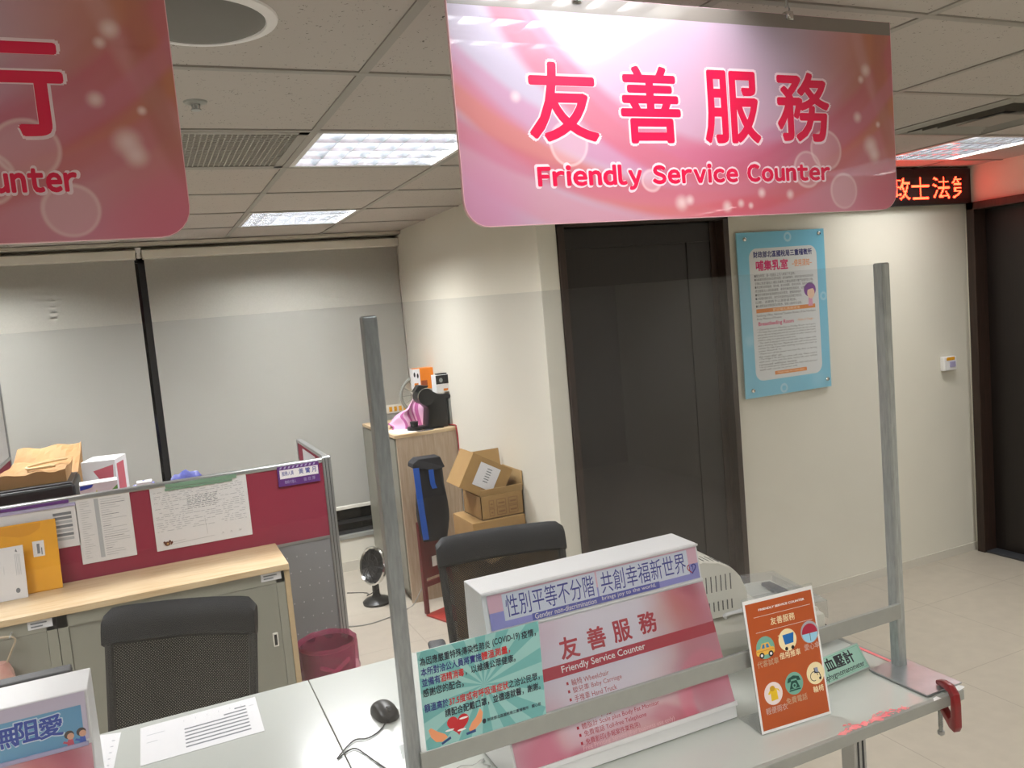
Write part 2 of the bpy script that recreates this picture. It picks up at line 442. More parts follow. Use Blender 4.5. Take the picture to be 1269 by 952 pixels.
def tag(o, label=None, cat=None, group=None, kind=None):
    if label: o['label'] = label
    if cat: o['category'] = cat
    if group: o['group'] = group
    if kind: o['kind'] = kind
    return o
def thing(name, label, cat, loc=(0, 0, 0), rz=0.0, group=None):
    o = bpy.data.objects.new(name, None); COL.objects.link(o)
    o.empty_display_size = 0.05; o.location = loc; o.rotation_euler = (0, 0, rz)
    return tag(o, label, cat, group)
def struct(o): return tag(o, kind='structure')
def copy_tree(o, parent=None):
    c = o.copy(); COL.objects.link(c); c.parent = parent
    for ch in list(o.children): copy_tree(ch, c)
    return c
class Sheet:
    """An upright or leaning plane: local x to the right, local z up the plane, local -y towards the viewer."""
    def __init__(s, O, U, V):
        s.O = Vector(O); s.U = Vector(U).normalized(); s.V = Vector(V).normalized(); s.N = s.U.cross(s.V)*-1  # = into (y)
        s.m = Matrix((s.U, s.N, s.V)).transposed().to_4x4(); s.m.translation = s.O
    def uv(s, px, py):
        p = hit(px, py, s.O, s.N)-s.O
        return p.dot(s.U), p.dot(s.V)
    def span(s, pts):
        q = [s.uv(*p) for p in pts]
        return min(a for a, b in q), max(a for a, b in q), min(b for a, b in q), max(b for a, b in q)

# ================================================================== STRUCTURE
YB, YW, XS, XR, HC = 5.70, 3.44, 1.706, 4.58, 2.345
XL, YF = -3.4, -4.6
b = MB('floor'); b.box(XL-.1, XR+1.2, YF-.1, YB+.4, -.08, 0); struct(b.build('floor'))
GX, GY, T = 0.56, 2.0, 0.6
troffers = [(0.86, 4.7), (0.86, 2.9), (0.86, 1.1), (0.86, -0.7), (0.86, -2.5), (3.86, 2.9), (3.86, 1.1), (3.86, -0.7), (3.86, -2.5),
            (-0.94, 4.7), (-1.54, 2.3), (-1.54, 0.5), (-1.54, -1.3), (-1.54, -3.1)]  # first here is unseen, added behind the left sign to brighten the blinds
cells_open = set((round((x-T/2-GX)/T), round((y+.01-T/2-GY)/T)) for x, y in troffers)
ac_cell = (4, 0); vent_cell = (-1, 1)
cells_open |= {ac_cell, vent_cell}
c = MB('ceil')
i0 = math.floor((XL-GX)/T); i1 = math.ceil((XR-GX)/T); j0 = math.floor((YF-GY)/T); j1 = math.ceil((YB-GY)/T)
for i in range(i0, i1):
    for j in range(j0, j1):
        x0, x1, y0, y1 = GX+i*T, GX+(i+1)*T, GY+j*T, GY+(j+1)*T
        x0 = max(x0, XL); x1 = min(x1, XR); y0 = max(y0, YF); y1 = min(y1, YB)
        if x1-x0 < .01 or y1-y0 < .01 or (i, j) in cells_open: continue
        c.box(x0, x1, y0, y1, HC, HC+.015)
c.box(XL-.1, XR+.1, YF-.1, YB+.1, HC+.16, HC+.2)
struct(c.build('ceiling'))
g = MB('grid')
for i in range(i0, i1+1):
    x = GX+i*T
    if XL < x < XR: g.box(x-.012, x+.012, YF, YB if x < XS else YW, HC-.004, HC+.002)
for j in range(j0, j1+1):
    y = GY+j*T
    if YF < y < YB: g.box(XL, XS if y > YW else XR, y-.011, y+.011, HC-.0045, HC+.0015)
struct(g.build('trim_1'))
DX0, DX1, DH = 1.845, 2.765, 2.10
# back wall with the long window behind the blinds
WZ0, WZ1 = 0.25, 2.26
b = MB('wall'); b.box(XL, XS, YB, YB+.12, 0, WZ0); b.box(XL, XS, YB, YB+.12, WZ1, HC+.02); b.box(1.70, XS, YB, YB+.12, WZ0, WZ1)
struct(b.build('wall_back'))
b = MB('wall'); b.box(XS, DX0-.036, YW, YB+.12, 0, HC+.02, bev=.004); struct(b.build('wall_side'))
b = MB('wall'); b.box(DX1+.035, XR+.1, YW, YW+.1, 0, HC+.02); b.box(DX0-.035, DX1+.035, YW, YW+.1, DH+.035, HC+.02)
struct(b.build('wall_front'))
R0, R1 = 3.36, 2.46     # doorway in the right wall
b = MB('wall'); b.box(XR, XR+.12, R0+.05, YW+.1, 0, HC+.02); b.box(XR, XR+.12, YF, R1-.05, 0, HC+.02); b.box(XR, XR+.12, R1-.05, R0+.05, 2.13, HC+.02)
struct(b.build('wall_right'))
b = MB('wall'); b.box(XL-.12, XL, YF, YB+.12, 0, HC+.02); struct(b.build('wall_left'))
b = MB(mat('lobby_wall_grey', (120, 116, 110), rough=.6)); b.box(XL-.12, XR+.12, YF-.12, YF, 0, HC+.02); struct(b.build('wall_behind'))
# baseboards
b = MB(mat('baseboard_paint', (206, 202, 190), rough=0.5)); b.box(XL, XS, YB-.008, YB, 0, .07); struct(b.build('baseboard_back'))
b = MB(mat('baseboard_paint', (206, 202, 190))); b.box(DX1+.05, XR, YW-.008, YW, 0, .05); struct(b.build('baseboard_front'))
# window 1
b = MB('darkgrey')
for x in (XL+.02, -1.65, 0.05, 1.68): b.box(x-.02, x+.02, YB+.03, YB+.09, WZ0, WZ1)
b.box(XL, 1.70, YB+.03, YB+.09, WZ0, WZ0+.03); b.box(XL, 1.70, YB+.03, YB+.09, WZ1-.03, WZ1); b.box(XL, 1.70, YB+.02, YB+.09, .335, .355)
wf = struct(b.build('window_1'))
b = MB('pane'); b.box(XL, 1.70, YB+.055, YB+.062, WZ0+.03, WZ1-.03); b.build('pane', parent=wf)
b = MB('grey'); b.box(XL, 1.70, YB-.012, YB+.05, WZ0-.02, WZ0+.008, bev=.003); b.build('window_sill', parent=wf)
b = MB('void'); b.box(XL, 1.70, YB+.10, YB+.115, WZ0, WZ1); b.build('night_backing', parent=wf)
# door 1 (closed dark leaf in the wall that faces the counter)
b = MB('wood')
b.box(DX0-.035, DX0, YW-.012, YW+.11, 0, DH+.035, bev=.003); b.box(DX1, DX1+.035, YW-.012, YW+.11, 0, DH+.035, bev=.003); b.box(DX0-.035, DX1+.035, YW-.012, YW+.11, DH, DH+.035, bev=.003)
b.box(DX0, DX0+.012, YW+.03, YW+.1, 0, DH); b.box(DX1-.04, DX1, YW+.05, YW+.1, 0, DH)
d1 = struct(b.build('door_1'))
b = MB('wooddoor'); b.box(DX0+.012, DX1-.04, YW+.055, YW+.095, .008, DH-.004, bev=.002); b.box(DX0+.012, DX1-.04, YW+.05, YW+.056, DH-.10, DH-.09)
b.box(DX1-.19, DX1-.183, YW+.05, YW+.056, .01, DH-.1); lf = b.build('door_leaf', parent=d1)
# door 2 in the right wall
b = MB('wood')
b.box(XR-.03, XR+.13, R0, R0+.05, 0, 2.13, bev=.003); b.box(XR-.03, XR+.13, R1-.05, R1, 0, 2.13, bev=.003); b.box(XR-.03, XR+.13, R1-.05, R0+.05, 2.085, 2.13, bev=.003)
d2 = struct(b.build('door_2'))
b = MB('wooddoor'); b.box(XR+.07, XR+.11, R1, R0, .012, 2.085, bev=.002); b.build('door_leaf', parent=d2)
b = MB('darkgrey'); b.box(XR-.02, XR+.14, R1, R0, 0, .012, bev=.003); b.build('threshold', parent=d2)

# ================================================================== CEILING FITTINGS
def make_troffer():
    t = thing('ceiling_light', 'x', 'ceiling light')
    h = T/2-.013
    b = MB(mat('light_frame_paint', (214, 214, 212), rough=0.4))
    b.box(-h, h, -h, -h+.018, -.004, .07); b.box(-h, h, h-.018, h, -.004, .07); b.box(-h, -h+.018, -h, h, -.004, .07); b.box(h-.018, h, -h, h, -.004, .07)
    b.box(-h, h, -h, h, .065, .075)
    b.build('frame', parent=t)
    b = MB('louver'); e = h-.018; n = 4
    def wedge(c0, along, hw0, hw1, z0, z1):
        if along == 'x': P = [(-e, c0-hw0, z0), (-e, c0+hw0, z0), (-e, c0+hw1, z1), (-e, c0-hw1, z1)]; d = (2*e, 0, 0)
        else: P = [(c0-hw0, -e, z0), (c0+hw0, -e, z0), (c0+hw1, -e, z1), (c0-hw1, -e, z1)]; d = (0, 2*e, 0)
        b.prism(P, d)
    for k in range(0, n+1):
        y = -e+2*e*k/n
        wedge(y, 'x', .002, .007, -.003, .028)
    for k in range(1, 7):
        x = -e+2*e*k/7; wedge(x, 'y', .001, .005, -.002, .028)
    b.build('louver', parent=t)
    for k in range(4):
        y = -e+2*e*(k+.5)/n
        b = MB('tube'); b.cyl((-e+.01, y, .047), (e-.01, y, .047), .010, n=10); b.build('tube', parent=t)
    ld = bpy.data.lights.new('fitting_light', 'AREA'); ld.shape = 'RECTANGLE'; ld.size = 2*e; ld.size_y = 2*e; ld.energy = PANELW; ld.color = (1.0, 0.99, 0.965)
    lo = bpy.data.objects.new('lamp', ld); COL.objects.link(lo); lo.location = (0, 0, .060); lo.parent = t
    return t
lab = {(0.86, 2.9): 'square white louvred ceiling light above the middle of the office, partly behind the pink sign',
       (0.86, 4.7): 'small-looking louvred ceiling light farthest back, nearest the window blinds',
       (3.86, 2.9): 'bright louvred ceiling light glowing beside the red LED message sign'}
t0 = make_troffer()
for k, (x, y) in enumerate(troffers):
    t = t0 if k == 0 else copy_tree(t0)
    t.location = (x, y, HC)
    f = {(0.86, 1.1): .20, (0.86, 4.7): 1.05, (-0.94, 4.7): 1.35, (0.86, 2.9): .85, (3.86, 2.9): .25, (3.86, 1.1): .7}.get((x, y), (.9 if y > -1.5 else .4) if y < 0 else None)
    if f:                                   # output set per fitting to even out brightness on signs, walls and blinds
        for lo in t.children:
            if lo.type == 'LIGHT': lo.data = lo.data.copy(); lo.data.energy = PANELW*f
    t['group'] = 'louvred ceiling lights'
    t['label'] = lab.get((x, y), 'unseen square louvred ceiling light, assumed on the ceiling grid to light the room')
# round loudspeaker
sp = thing('ceiling_speaker', 'large round grey ceiling loudspeaker with white rim beside the left hanging sign', 'speaker', (.165, 1.70, HC))
b = MB('white'); b.lathe([(.125, -.003), (.128, -.008), (.135, -.009), (.148, -.004), (.15, 0)], (0, 0, 0), n=48, caps=(False, False)); b.build('rim', parent=sp, smooth=True)
gm = mesh_mat('speaker_grille_perforated', (150, 149, 145), hole=0.35, scale=190)
gm2 = mat('speaker_grille', (112, 111, 107), rough=0.5, bump=0.4, bscale=900)
b = MB(gm2); b.lathe([(.0, -.022), (.04, -.021), (.08, -.018), (.11, -.012), (.127, -.004)], (0, 0, 0), n=48, caps=(False, False))
for k in range(-14, 15):
    pass
b.build('grille', parent=sp, smooth=True)
# sprinkler
s_ = thing('fire_sprinkler', 'small pale ceiling sprinkler head between the loudspeaker and the air vent', 'sprinkler', tuple(ZP(242, 126, HC)))
b = MB('grey'); b.lathe([(.030, 0), (.028, -.004), (.014, -.007), (.0, -.007)], (0, 0, 0), n=24, caps=(True, False)); b.build('escutcheon', parent=s_, smooth=True)
b = MB('galv'); b.cyl((0, 0, -.006), (0, 0, -.02), .006, .004); b.cyl((0, 0, -.02), (0, 0, -.022), .013, n=12); b.tube([(-.009, 0, -.006), (-.008, 0, -.016), (0, 0, -.021), (.008, 0, -.016), (.009, 0, -.006)], .0018, n=6); b.build('deflector', parent=s_)
# return-air vent
x0, y0 = GX+vent_cell[0]*T, GY+vent_cell[1]*T
v = thing('air_vent', 'square white egg-crate return air vent in the ceiling beside the left hanging sign', 'vent', (x0+.3, y0+.3, HC))
b = MB('grid'); e = .286
for a in ((-e, e, -e, -e+.03), (-e, e, e-.03, e), (-e, -e+.03, -e, e), (e-.03, e, -e, e)): b.box(*a, -.005, .02)
b.build('frame', parent=v)
b = MB(mat('vent_blade', (168, 165, 156), rough=0.5))
for k in range(1, 29): x = -.256+.512*k/29; b.box(x-.0018, x+.0018, -.256, .256, -.003, .009)
for k in range(1, 20): y = -.256+.512*k/20; b.box(-.256, .256, y-.0028, y+.0028, -.004, .006)
b.build('egg_crate_core', parent=v)
b = MB(mat('vent_void', (34, 31, 27), rough=0.9)); b.box(-e, e, -e, e, .06, .065); b.build('backing', parent=v)
# air-conditioning cassette
x0, y0 = GX+ac_cell[0]*T, GY+ac_cell[1]*T
v = thing('air_diffuser', 'grey square ceiling air diffuser with nested slots next to the right ceiling light', 'air diffuser', (x0+.3, y0+.3, HC))
b = MB('grid'); e = .29
def sqring(b, r0, r1, z0, z1):
    P = [(-1, -1), (1, -1), (1, 1), (-1, 1)]
    for k in range(4):
        a, c2 = P[k], P[(k+1) % 4]
        b.poly([(a[0]*r0, a[1]*r0, z0), (a[0]*r1, a[1]*r1, z1), (c2[0]*r1, c2[1]*r1, z1), (c2[0]*r0, c2[1]*r0, z0)])
        b.poly([(a[0]*r0, a[1]*r0, z0+.003), (c2[0]*r0, c2[1]*r0, z0+.003), (c2[0]*r1, c2[1]*r1, z1+.003), (a[0]*r1, a[1]*r1, z1+.003)])
sqring(b, .30, .26, 0, -.012); sqring(b, .26, .25, -.012, .03); b.build('frame', parent=v)
for r in (.215, .175, .135):
    b = MB('grid'); sqring(b, r+.014, r-.012, -.012, .022); b.build('cone', parent=v)
b = MB('grid'); b.box(-.10, .10, -.10, .10, -.012, -.008); b.build('centre_plate', parent=v)
b = MB('void'); b.box(-e, e, -e, e, .05, .055); b.build('backing', parent=v)

# ================================================================== HANGING SIGNS
YS = 1.345
pinkfeats = [
    ('disc', .08, .10, .55, .45, (206, 118, 146), .6),
    ('disc', .36, .40, .66, .36, (186, 180, 204), .97),
    ('disc', .50, .14, .34, .25, (206, 140, 172), .55),
    ('ring', .52, .76, .735, .012, (206, 104, 92), .75, .030),
    ('ring', .50, .76, .800, .012, (208, 140, 158), .6, .034),
    ('ring', .46, .80, .690, .010, (196, 128, 168), .6, .026),
    ('ring', .40, .86, .800, .010, (188, 92, 124), .45, .020),
    ('disc', .62, -.06, .25, .2, (206, 84, 112), .7),
    ('disc', 1.10, .32, .32, .24, (192, 124, 100), .95),
    ('ring', .60, .66, .560, .012, (196, 84, 116), .6, .040),
    ('ring', .66, .70, .640, .008, (198, 110, 130), .55, .022),
    ('ring', 1.56, .52, .600, .012, (196, 118, 84), .65, .016),
    ('ring', 1.60, .56, .690, .010, (206, 150, 150), .5, .014),
    ('ring', 1.50, .30, .500, .010, (176, 100, 88), .55, .018),
    ('ring', .45, .90, .860, .008, (200, 116, 140), .6, .016),
    ('disc', 1.03, .02, .12, .1, (208, 104, 132), .75),
    ('disc', .02, .03, .13, .10, (204, 140, 178), .8),
]
for cx, cz, r, s in ((.215, .145, .038, .28), (.39, .075, .020, .3), (.78, .09, .035, .22), (.835, .13, .04, .25), (.88, .045, .036, .3)):
    pinkfeats.append(('dot', cx, cz, r, .004, (238, 212, 222), s)); pinkfeats.append(('ring', cx, cz, r, .003, (246, 224, 230), .5, .002))
for cx, cz, r in ((.115, .225, .012), (.455, .03, .018), (.475, .035, .012), (.565, .02, .014), (.60, .025, .010), (.655, .045, .012), (.625, .02, .008), (.73, .04, .012),
                  (.96, .30, .016), (.945, .28, .01), (.965, .14, .024), (.975, .12, .02), (.99, .185, .008), (.93, .20, .014)):
    pinkfeats.append(('dot', cx, cz, r, r, (244, 222, 226), .75))
pinkprint = print_mat('pink_swirl_print', (214, 132, 158), pinkfeats, rough=0.3, coat=1.0, wob=.012)
for n in pinkprint.node_tree.nodes:
    if n.type == 'BSDF_PRINCIPLED': n.inputs['Coat Roughness'].default_value = 0.01; n.inputs['Coat IOR'].default_value = 1.75
strip_m = mat('sign_grey_top_strip', (128, 122, 118), rough=0.3, coat=0.8)
edge_m = mat('sign_acrylic_edge', (236, 190, 200), rough=0.2)
SW, SH, SR = 1.040, .405, .045
def sign_outline(inset=0):
    o = inset; r = SR-inset; P = []
    for k in range(7):
        a = PI+PI/2*k/6; P.append((o+r+r*math.cos(a), o+r+r*math.sin(a)))
    for k in range(7):
        a = 1.5*PI+PI/2*k/6; P.append((SW-o-r+r*math.cos(a), o+r+r*math.sin(a)))
    P += [(SW-o, SH-o*.3), (o, SH-o*.3)]
    return P
def hanging_sign(label, O):
    S = Sheet(O, (1, 0, 0), (0, 0, 1))
    t = thing('hanging_sign', label, 'sign'); t.matrix_world = S.m
    b = MB(edge_m); b.prism([(x, 0, z) for x, z in sign_outline()], (0, .008, 0))
    b.use(pinkprint); b.pl(sign_outline(.0012), -.0004)
    b.build('panel', parent=t)
    b = MB(strip_m); b.rect(.0012, SW-.0012, SH-.028, SH-.0006, -.0008); b.build('top_strip', parent=t)
    return S, t
def hooks(S, t, us):
    for u in us:
        b = MB('chrome'); b.box(u-.009, u+.009, -.004, .012, SH-.012, SH+.006, bev=.002)
        b.cyl((u, -.006, SH-.004), (u, .014, SH-.004), .004, n=10)
        hk = b.build('clip', parent=t, smooth=True)
        b = MB('galv'); top = HC-S.O.z
        b.tube([(u, .004, SH+.004), (u+.006, .004, SH+.012), (u, .004, SH+.020), (u-.005, .004, SH+.014)], .0015, n=6)
        b.cyl((u, .004, SH+.018), (u, .004, top), .0028, n=8); b.build('hanger_wire', parent=hk, smooth=True)
p1 = YP(590, 281, YS); z0 = YP(842, 271, YS).z
S1, sg = hanging_sign('pink hanging sign board in the middle reading Friendly Service Counter', (YP(566, 150, YS).x, YS, z0))
bx = S1.span([(650, 75), (1032, 180)])
def fit(S, tl, br):       # box from two opposite corners measured on the sheet
    a = S.uv(*tl); c_ = S.uv(*br); return min(a[0], c_[0]), max(a[0], c_[0]), min(a[1], c_[1]), max(a[1], c_[1])
chars = [('友', (649, 75), (744, 176)), ('善', (765, 80), (846, 178)), ('服', (869, 86), (944, 178)), ('務', (960, 88), (1030, 176))]
b = MB('halo')
for ch, tl, br in chars: b.text(ch, *(lambda q: (q[0]-.005, q[1]+.005, q[2]-.005, q[3]+.005))(fit(S1, tl, br)), -.0012, bold=.036)
q = fit(S1, (667, 206), (1030, 226)); zb = S1.uv(667, 231)[1]
def two_words(b, S, y, bold, grow=0):
    a = S.uv(667, 231); e_ = S.uv(1029, 222); h = S.uv(667, 206)[1]-a[1]
    zz = a[1]
    b.text(register_wide('Friendly Service Counter', bold), a[0]-grow, e_[0]+grow, zz-h*.30-grow, zz+h*1.04+grow, y, bold)
two_words(b, S1, -.0012, .085, .005)
b.build('lettering_halo', parent=sg)
b = MB('text_red')
for ch, tl, br in chars: b.text(ch, *fit(S1, tl, br), -.0018, bold=.022)
b.use('text_dred') if False else None
two_words(b, S1, -.0018, .046)
b.build('lettering', parent=sg)
hooks(S1, sg, (S1.uv(715, 8)[0], S1.uv(978, 22)[0]))
YS2 = 1.345
S2, sg2 = hanging_sign('pink hanging sign board at the left edge, cut off by the picture', (YP(225, 200, YS2).x-SW+.004, YS2, YP(112, 298, YS2).z))
b = MB('halo')
b.text('行', *(lambda q: (q[1]-(q[3]-q[2])*.98-.005, q[1]+.005, q[2]-.005, q[3]+.005))(fit(S2, (-2, 42), (88, 170))), -.0012, bold=.036)
a = S2.uv(98, 238); h = S2.uv(98, 209)[1]-a[1]
b.text(register_wide('Counter', .085), a[0]-.158, a[0]+.005, a[1]-.004, a[1]+h*1.1+.004, -.0012, .085)
b.build('lettering_halo', parent=sg2)
b = MB('text_red')
q = fit(S2, (-2, 42), (88, 170)); wd = (q[3]-q[2])*.98
b.text('行', q[1]-wd, q[1], q[2], q[3], -.0018, bold=.022)
b.text(register_wide('Counter', .046), a[0]-.153, a[0], a[1], a[1]+h*1.1, -.0018, .046)
b.build('lettering', parent=sg2)
hooks(S2, sg2, (.25, .78))

# ================================================================== LED MESSAGE SIGN, POSTER, SWITCH
led = thing('led_message_sign', 'black LED message sign with glowing red characters under the ceiling by the right door', 'led sign', (0, YW, 0))
lx0, lx1, lz0, lz1 = 2.95, XR-.006, YP(1195, 252, YW-.05).z, HC-.012
b = MB('black'); b.box(lx0, lx1, -.05, -.004, lz0, lz1, bev=.003); b.build('housing', parent=led)
b = MB(mat('led_matrix_face', (40, 18, 18), rough=0.3, bump=0.3, bscale=300))
face0, face1 = lz0+.028, lz1-.045
b.rect(lx0+.03, lx1-.022, face0, face1, -.0515)
# grid of unlit dots
b.use(mat('led_dot_off', (64, 60, 66), rough=0.4))
nx = int((lx1-lx0-.06)/.0125)
for i in range(max(0, nx-62), nx):
    for j in range(12):
        x = lx0+.035+i*.0125; z = face0+.006+j*(face1-face0-.01)/12
        b.rect(x, x+.006, z, z+.006, -.0522)
b.build('matrix_face', parent=led)
zt = face1-.004; zb_ = face0+.004; hh = zt-zb_
def xa(px): return YP(px, 232, YW-.05).x
for ch, a0, a1 in (('地', 1078, 1099), ('政', 1104, 1127), ('士', 1129, 1151), ('法', 1155, 1176), ('第', 1179, 1203)):
    V, F = glyphs(ch, 0)
    q0, q1 = xa(a0), xa(a1)
    va = [v[0] for v in V]; vb = [v[1] for v in V]
    lim = xa(1191)
    ma_, mb_ = min(va), min(vb); sx_, sz_ = (max(va)-ma_), (max(vb)-mb_)
    tri = [[(V[i][0], V[i][1]) for i in f] for f in F]
    lm = MB('led'); nc, nr = 19, 20
    def inside(x, y):
        for f in tri:
            ok = True
            for k in range(len(f)):
                ax_, ay_ = f[k]; bx_, by_ = f[(k+1) % len(f)]
                if (bx_-ax_)*(y-ay_)-(by_-ay_)*(x-ax_) < -1e-6: ok = False; break
            if ok: return True
        return False
    for ci in range(nc):
        for ri in range(nr):
            fx, fz = (ci+.5)/nc, (ri+.5)/nr
            if not (inside(ma_+fx*sx_, mb_+fz*sz_)): continue
            x = q0+fx*(q1-q0); z = zb_+fz*hh; dx_ = (q1-q0)/nc*.42; dz_ = hh/nr*.42
            if x > lim: continue
            lm.poly([(x-dx_, -.0535, z-dz_), (x+dx_, -.0535, z-dz_), (x+dx_, -.0535, z+dz_), (x-dx_, -.0535, z+dz_)])
    lm.build('glowing_character', parent=led)
# the rest of the running message, hidden behind the hanging sign
led['label'] = 'black LED message sign with glowing red characters under the ceiling by the right door'

YPo = YW-.022
S = Sheet((YP(912, 289, YPo).x, YPo, YP(925.4, 495, YPo).z), (1, 0, 0), (0, 0, 1))
pw = S.uv(1030.5, 478)[0]; ph = S.uv(912, 289)[1]
po = thing('wall_poster', 'sky blue framed notice of the breastfeeding room on the white wall beside the dark door', 'poster'); po.matrix_world = S.m
bl = print_mat('sky_blue_print', (120, 196, 226), [('ring', .34, .83, .02, .002, (190, 226, 240), .6, .006), ('ring', .10, .44, .018, .002, (190, 226, 240), .5, .006), ('ring', .26, .03, .02, .002, (190, 226, 240), .6, .006),
      ('disc', .05, .3, .04, .03, (160, 214, 236), .5), ('ring', .57, .5, .018, .002, (190, 226, 240), .5, .006), ('disc', .5, .05, .06, .05, (150, 210, 234), .5)], coat=.8)
b = MB(mat('poster_acrylic_edge', (150, 200, 214), rough=.2)); b.box(0, pw, 0, .006, 0, ph)
b.use(bl); b.rect(.001, pw-.001, .001, ph-.001, -.0004)
b.use(mat('poster_inner_white', (222, 226, 228), rough=.4, coat=.6))
def rrect(x0, x1, z0, z1, r, n=6):
    P = []
    for cx, cz, a0 in ((x0+r, z0+r, PI), (x1-r, z0+r, 1.5*PI), (x1-r, z1-r, 0), (x0+r, z1-r, .5*PI)):
        for k in range(n+1): P.append((cx+r*math.cos(a0+PI/2*k/n), cz+r*math.sin(a0+PI/2*k/n)))
    return P
ix0, ix1, iz0, iz1 = .075*pw/.6, pw-.06, .085, ph-.085
b.pl(rrect(ix0, ix1, iz0, iz1, .05), -.0009)
def frac(u0, u1, v0, v1): return (ix0+u0*(ix1-ix0), ix0+u1*(ix1-ix0), iz1-v1*(iz1-iz0), iz1-v0*(iz1-iz0))
navy = mat('poster_navy', (40, 40, 110)); magenta = mat('poster_magenta', (212, 36, 110)); orp = mat('poster_orange', (226, 140, 70)); gr = mat('poster_small_print', (84, 88, 96))
b.use(navy).text('財政部北區國稅局三重稽徵所', *frac(.06, .93, .022, .072), -.0014, .03)
b.use(magenta).text('哺集乳室', *frac(.09, .56, .09, .17), -.0014, .03)
b.use(orp).text('–使用須知–', *frac(.62, .92, .10, .155), -.0014, .01)
cn = ['■開放時間：週一至週五 上午八時至下午五時。', '■為維護環境整潔與安全請勿吸煙；請勿攜帶寵物、請勿在室內飲食並請保持', '　安靜以免影響他人哺乳及集乳之權益請隨手關門並愛惜公物。', '■本室備有舒適座椅、尿布檯、飲水設備等，請多加利用；如有任何需要，',
      '　請洽服務台人員協助處理，使用完畢請恢復原狀，以便他人使用。', '■使用完畢請將電源關閉並保持清潔，離開時請隨手', '■冰箱僅供儲存母乳，請勿存放其他物品並請標示姓名及', '　日期，逾期將予以清除請見諒。', '■如遇緊急狀況請按緊急求助鈴，服務人員將前往協助。']
for k, tx in enumerate(cn):
    e = .93 if k < 5 else .74
    if k in (0, 7): e = .66
    b.use(gr).text(tx, *frac(.06, e, .195+k*.0285, .217+k*.0285), -.0014, .0)
b.use(orp).rect(*frac(.06, .94, .455, .485), -.0012)
b.use(mat('poster_cream', (250, 226, 190))).text('歡迎哺乳媽媽使用', *frac(.30, .70, .459, .481), -.0016)
b.use(gr).text('Sanchong Office, National Taxation Bureau of the Northern', *frac(.06, .94, .497, .518), -.0014)
b.text('Area, Ministry of Finance', *frac(.06, .42, .522, .543), -.0014)
b.use(magenta).text('Breastfeeding Room', *frac(.08, .60, .553, .592), -.0014, .02)
b.use(orp).text('– Rules of Usage –', *frac(.64, .92, .557, .580), -.0014)
en = ['• Opening hours: Monday to Friday 8 a.m. to 5 p.m.', '• To keep the room clean and pleasant please do not smoke,', '   please do not bring pets and do not eat or drink in the room,', '   and please mind the privacy and comfort of other mothers and',
      '   children using the room at the same time.', '• The room is equipped with a comfortable chair, a diaper table', '   and a drinking fountain. Please ask our staff at the service', '   counter for help if you need anything, and leave the room as', '   you found it.', '• Please turn off the power and close the door on leaving',
      '   the room after use.', '• The fridge is for storing mother milk only. Please mark it', '   with your name and the date. Items left over will be', '   removed without notice.', '• In an emergency please press the help bell and our', '   staff will come to your aid.']
for k, tx in enumerate(en):
    e = .40 if k in (8, 10) else (.62 if k in (4, 13, 15) else .93)
    b.use(gr).text(tx, *frac(.06, e, .604+k*.0205, .620+k*.0205), -.0014)
b.use(orp).rect(*frac(.28, .76, .94, .968), -.0012)
b.use(mat('poster_cream', (250, 226, 190))).text('Please keep the room clean', *frac(.32, .72, .945, .963), -.0016)
# small printed woman with purple hair
cx, cz = frac(.87, .87, .36, .36)[0], frac(.87, .87, .36, .36)[2]
hair = mat('poster_purple_hair', (128, 70, 150)); skin = mat('poster_skin', (242, 206, 180))
b.use(hair).ell((cx, cz+.012), .042, .038, -.0012); b.use(skin).ell((cx+.006, cz-.006), .026, .03, -.0014); b.use(hair).pl([(cx-.03, cz+.01), (cx+.03, cz+.02), (cx+.03, cz+.04), (cx-.02, cz+.042)], -.0016)
b.use(mat('poster_pink_dress', (226, 160, 190))).pl([(cx-.012, cz-.03), (cx+.014, cz-.03), (cx+.016, cz-.075), (cx-.016, cz-.075)], -.0013)
b.build('board', parent=po)
for px, py in ((922, 297), (1014, 289), (1025, 469.5), (933, 484.5)):
    u, vv = S.uv(px, py)
    b = MB('chrome'); b.lathe([(.010, .0), (.011, .004), (.009, .008), (0, .010)], (u, -.0005, vv), axis=(0, -1, 0), n=18, caps=(True, False)); b.cyl((u, .006, vv), (u, .0215, vv), .006, n=12); b.build('standoff', parent=po, smooth=True)

sw = thing('wall_switch', 'small white wall switch box with a yellow label on the right wall by the door', 'switch', (0, YW, 0))
q0, q1 = YP(1168, 443, YW-.02), YP(1184, 458, YW-.02)
b = MB('white'); b.box(q0.x, q1.x, -.032, 0, q1.z, q0.z, bev=.006); b.build('housing', parent=sw)
b = MB('lav'); b.box(q0.x+.045, q1.x-.014, -.036, -.03, q1.z+.02, q0.z-.03, bev=.002); b.build('rocker', parent=sw)
b = MB('yellow'); b.box(q0.x+.02, q1.x-.02, -.034, -.031, q0.z-.022, q0.z-.004); b.build('label_strip', parent=sw)

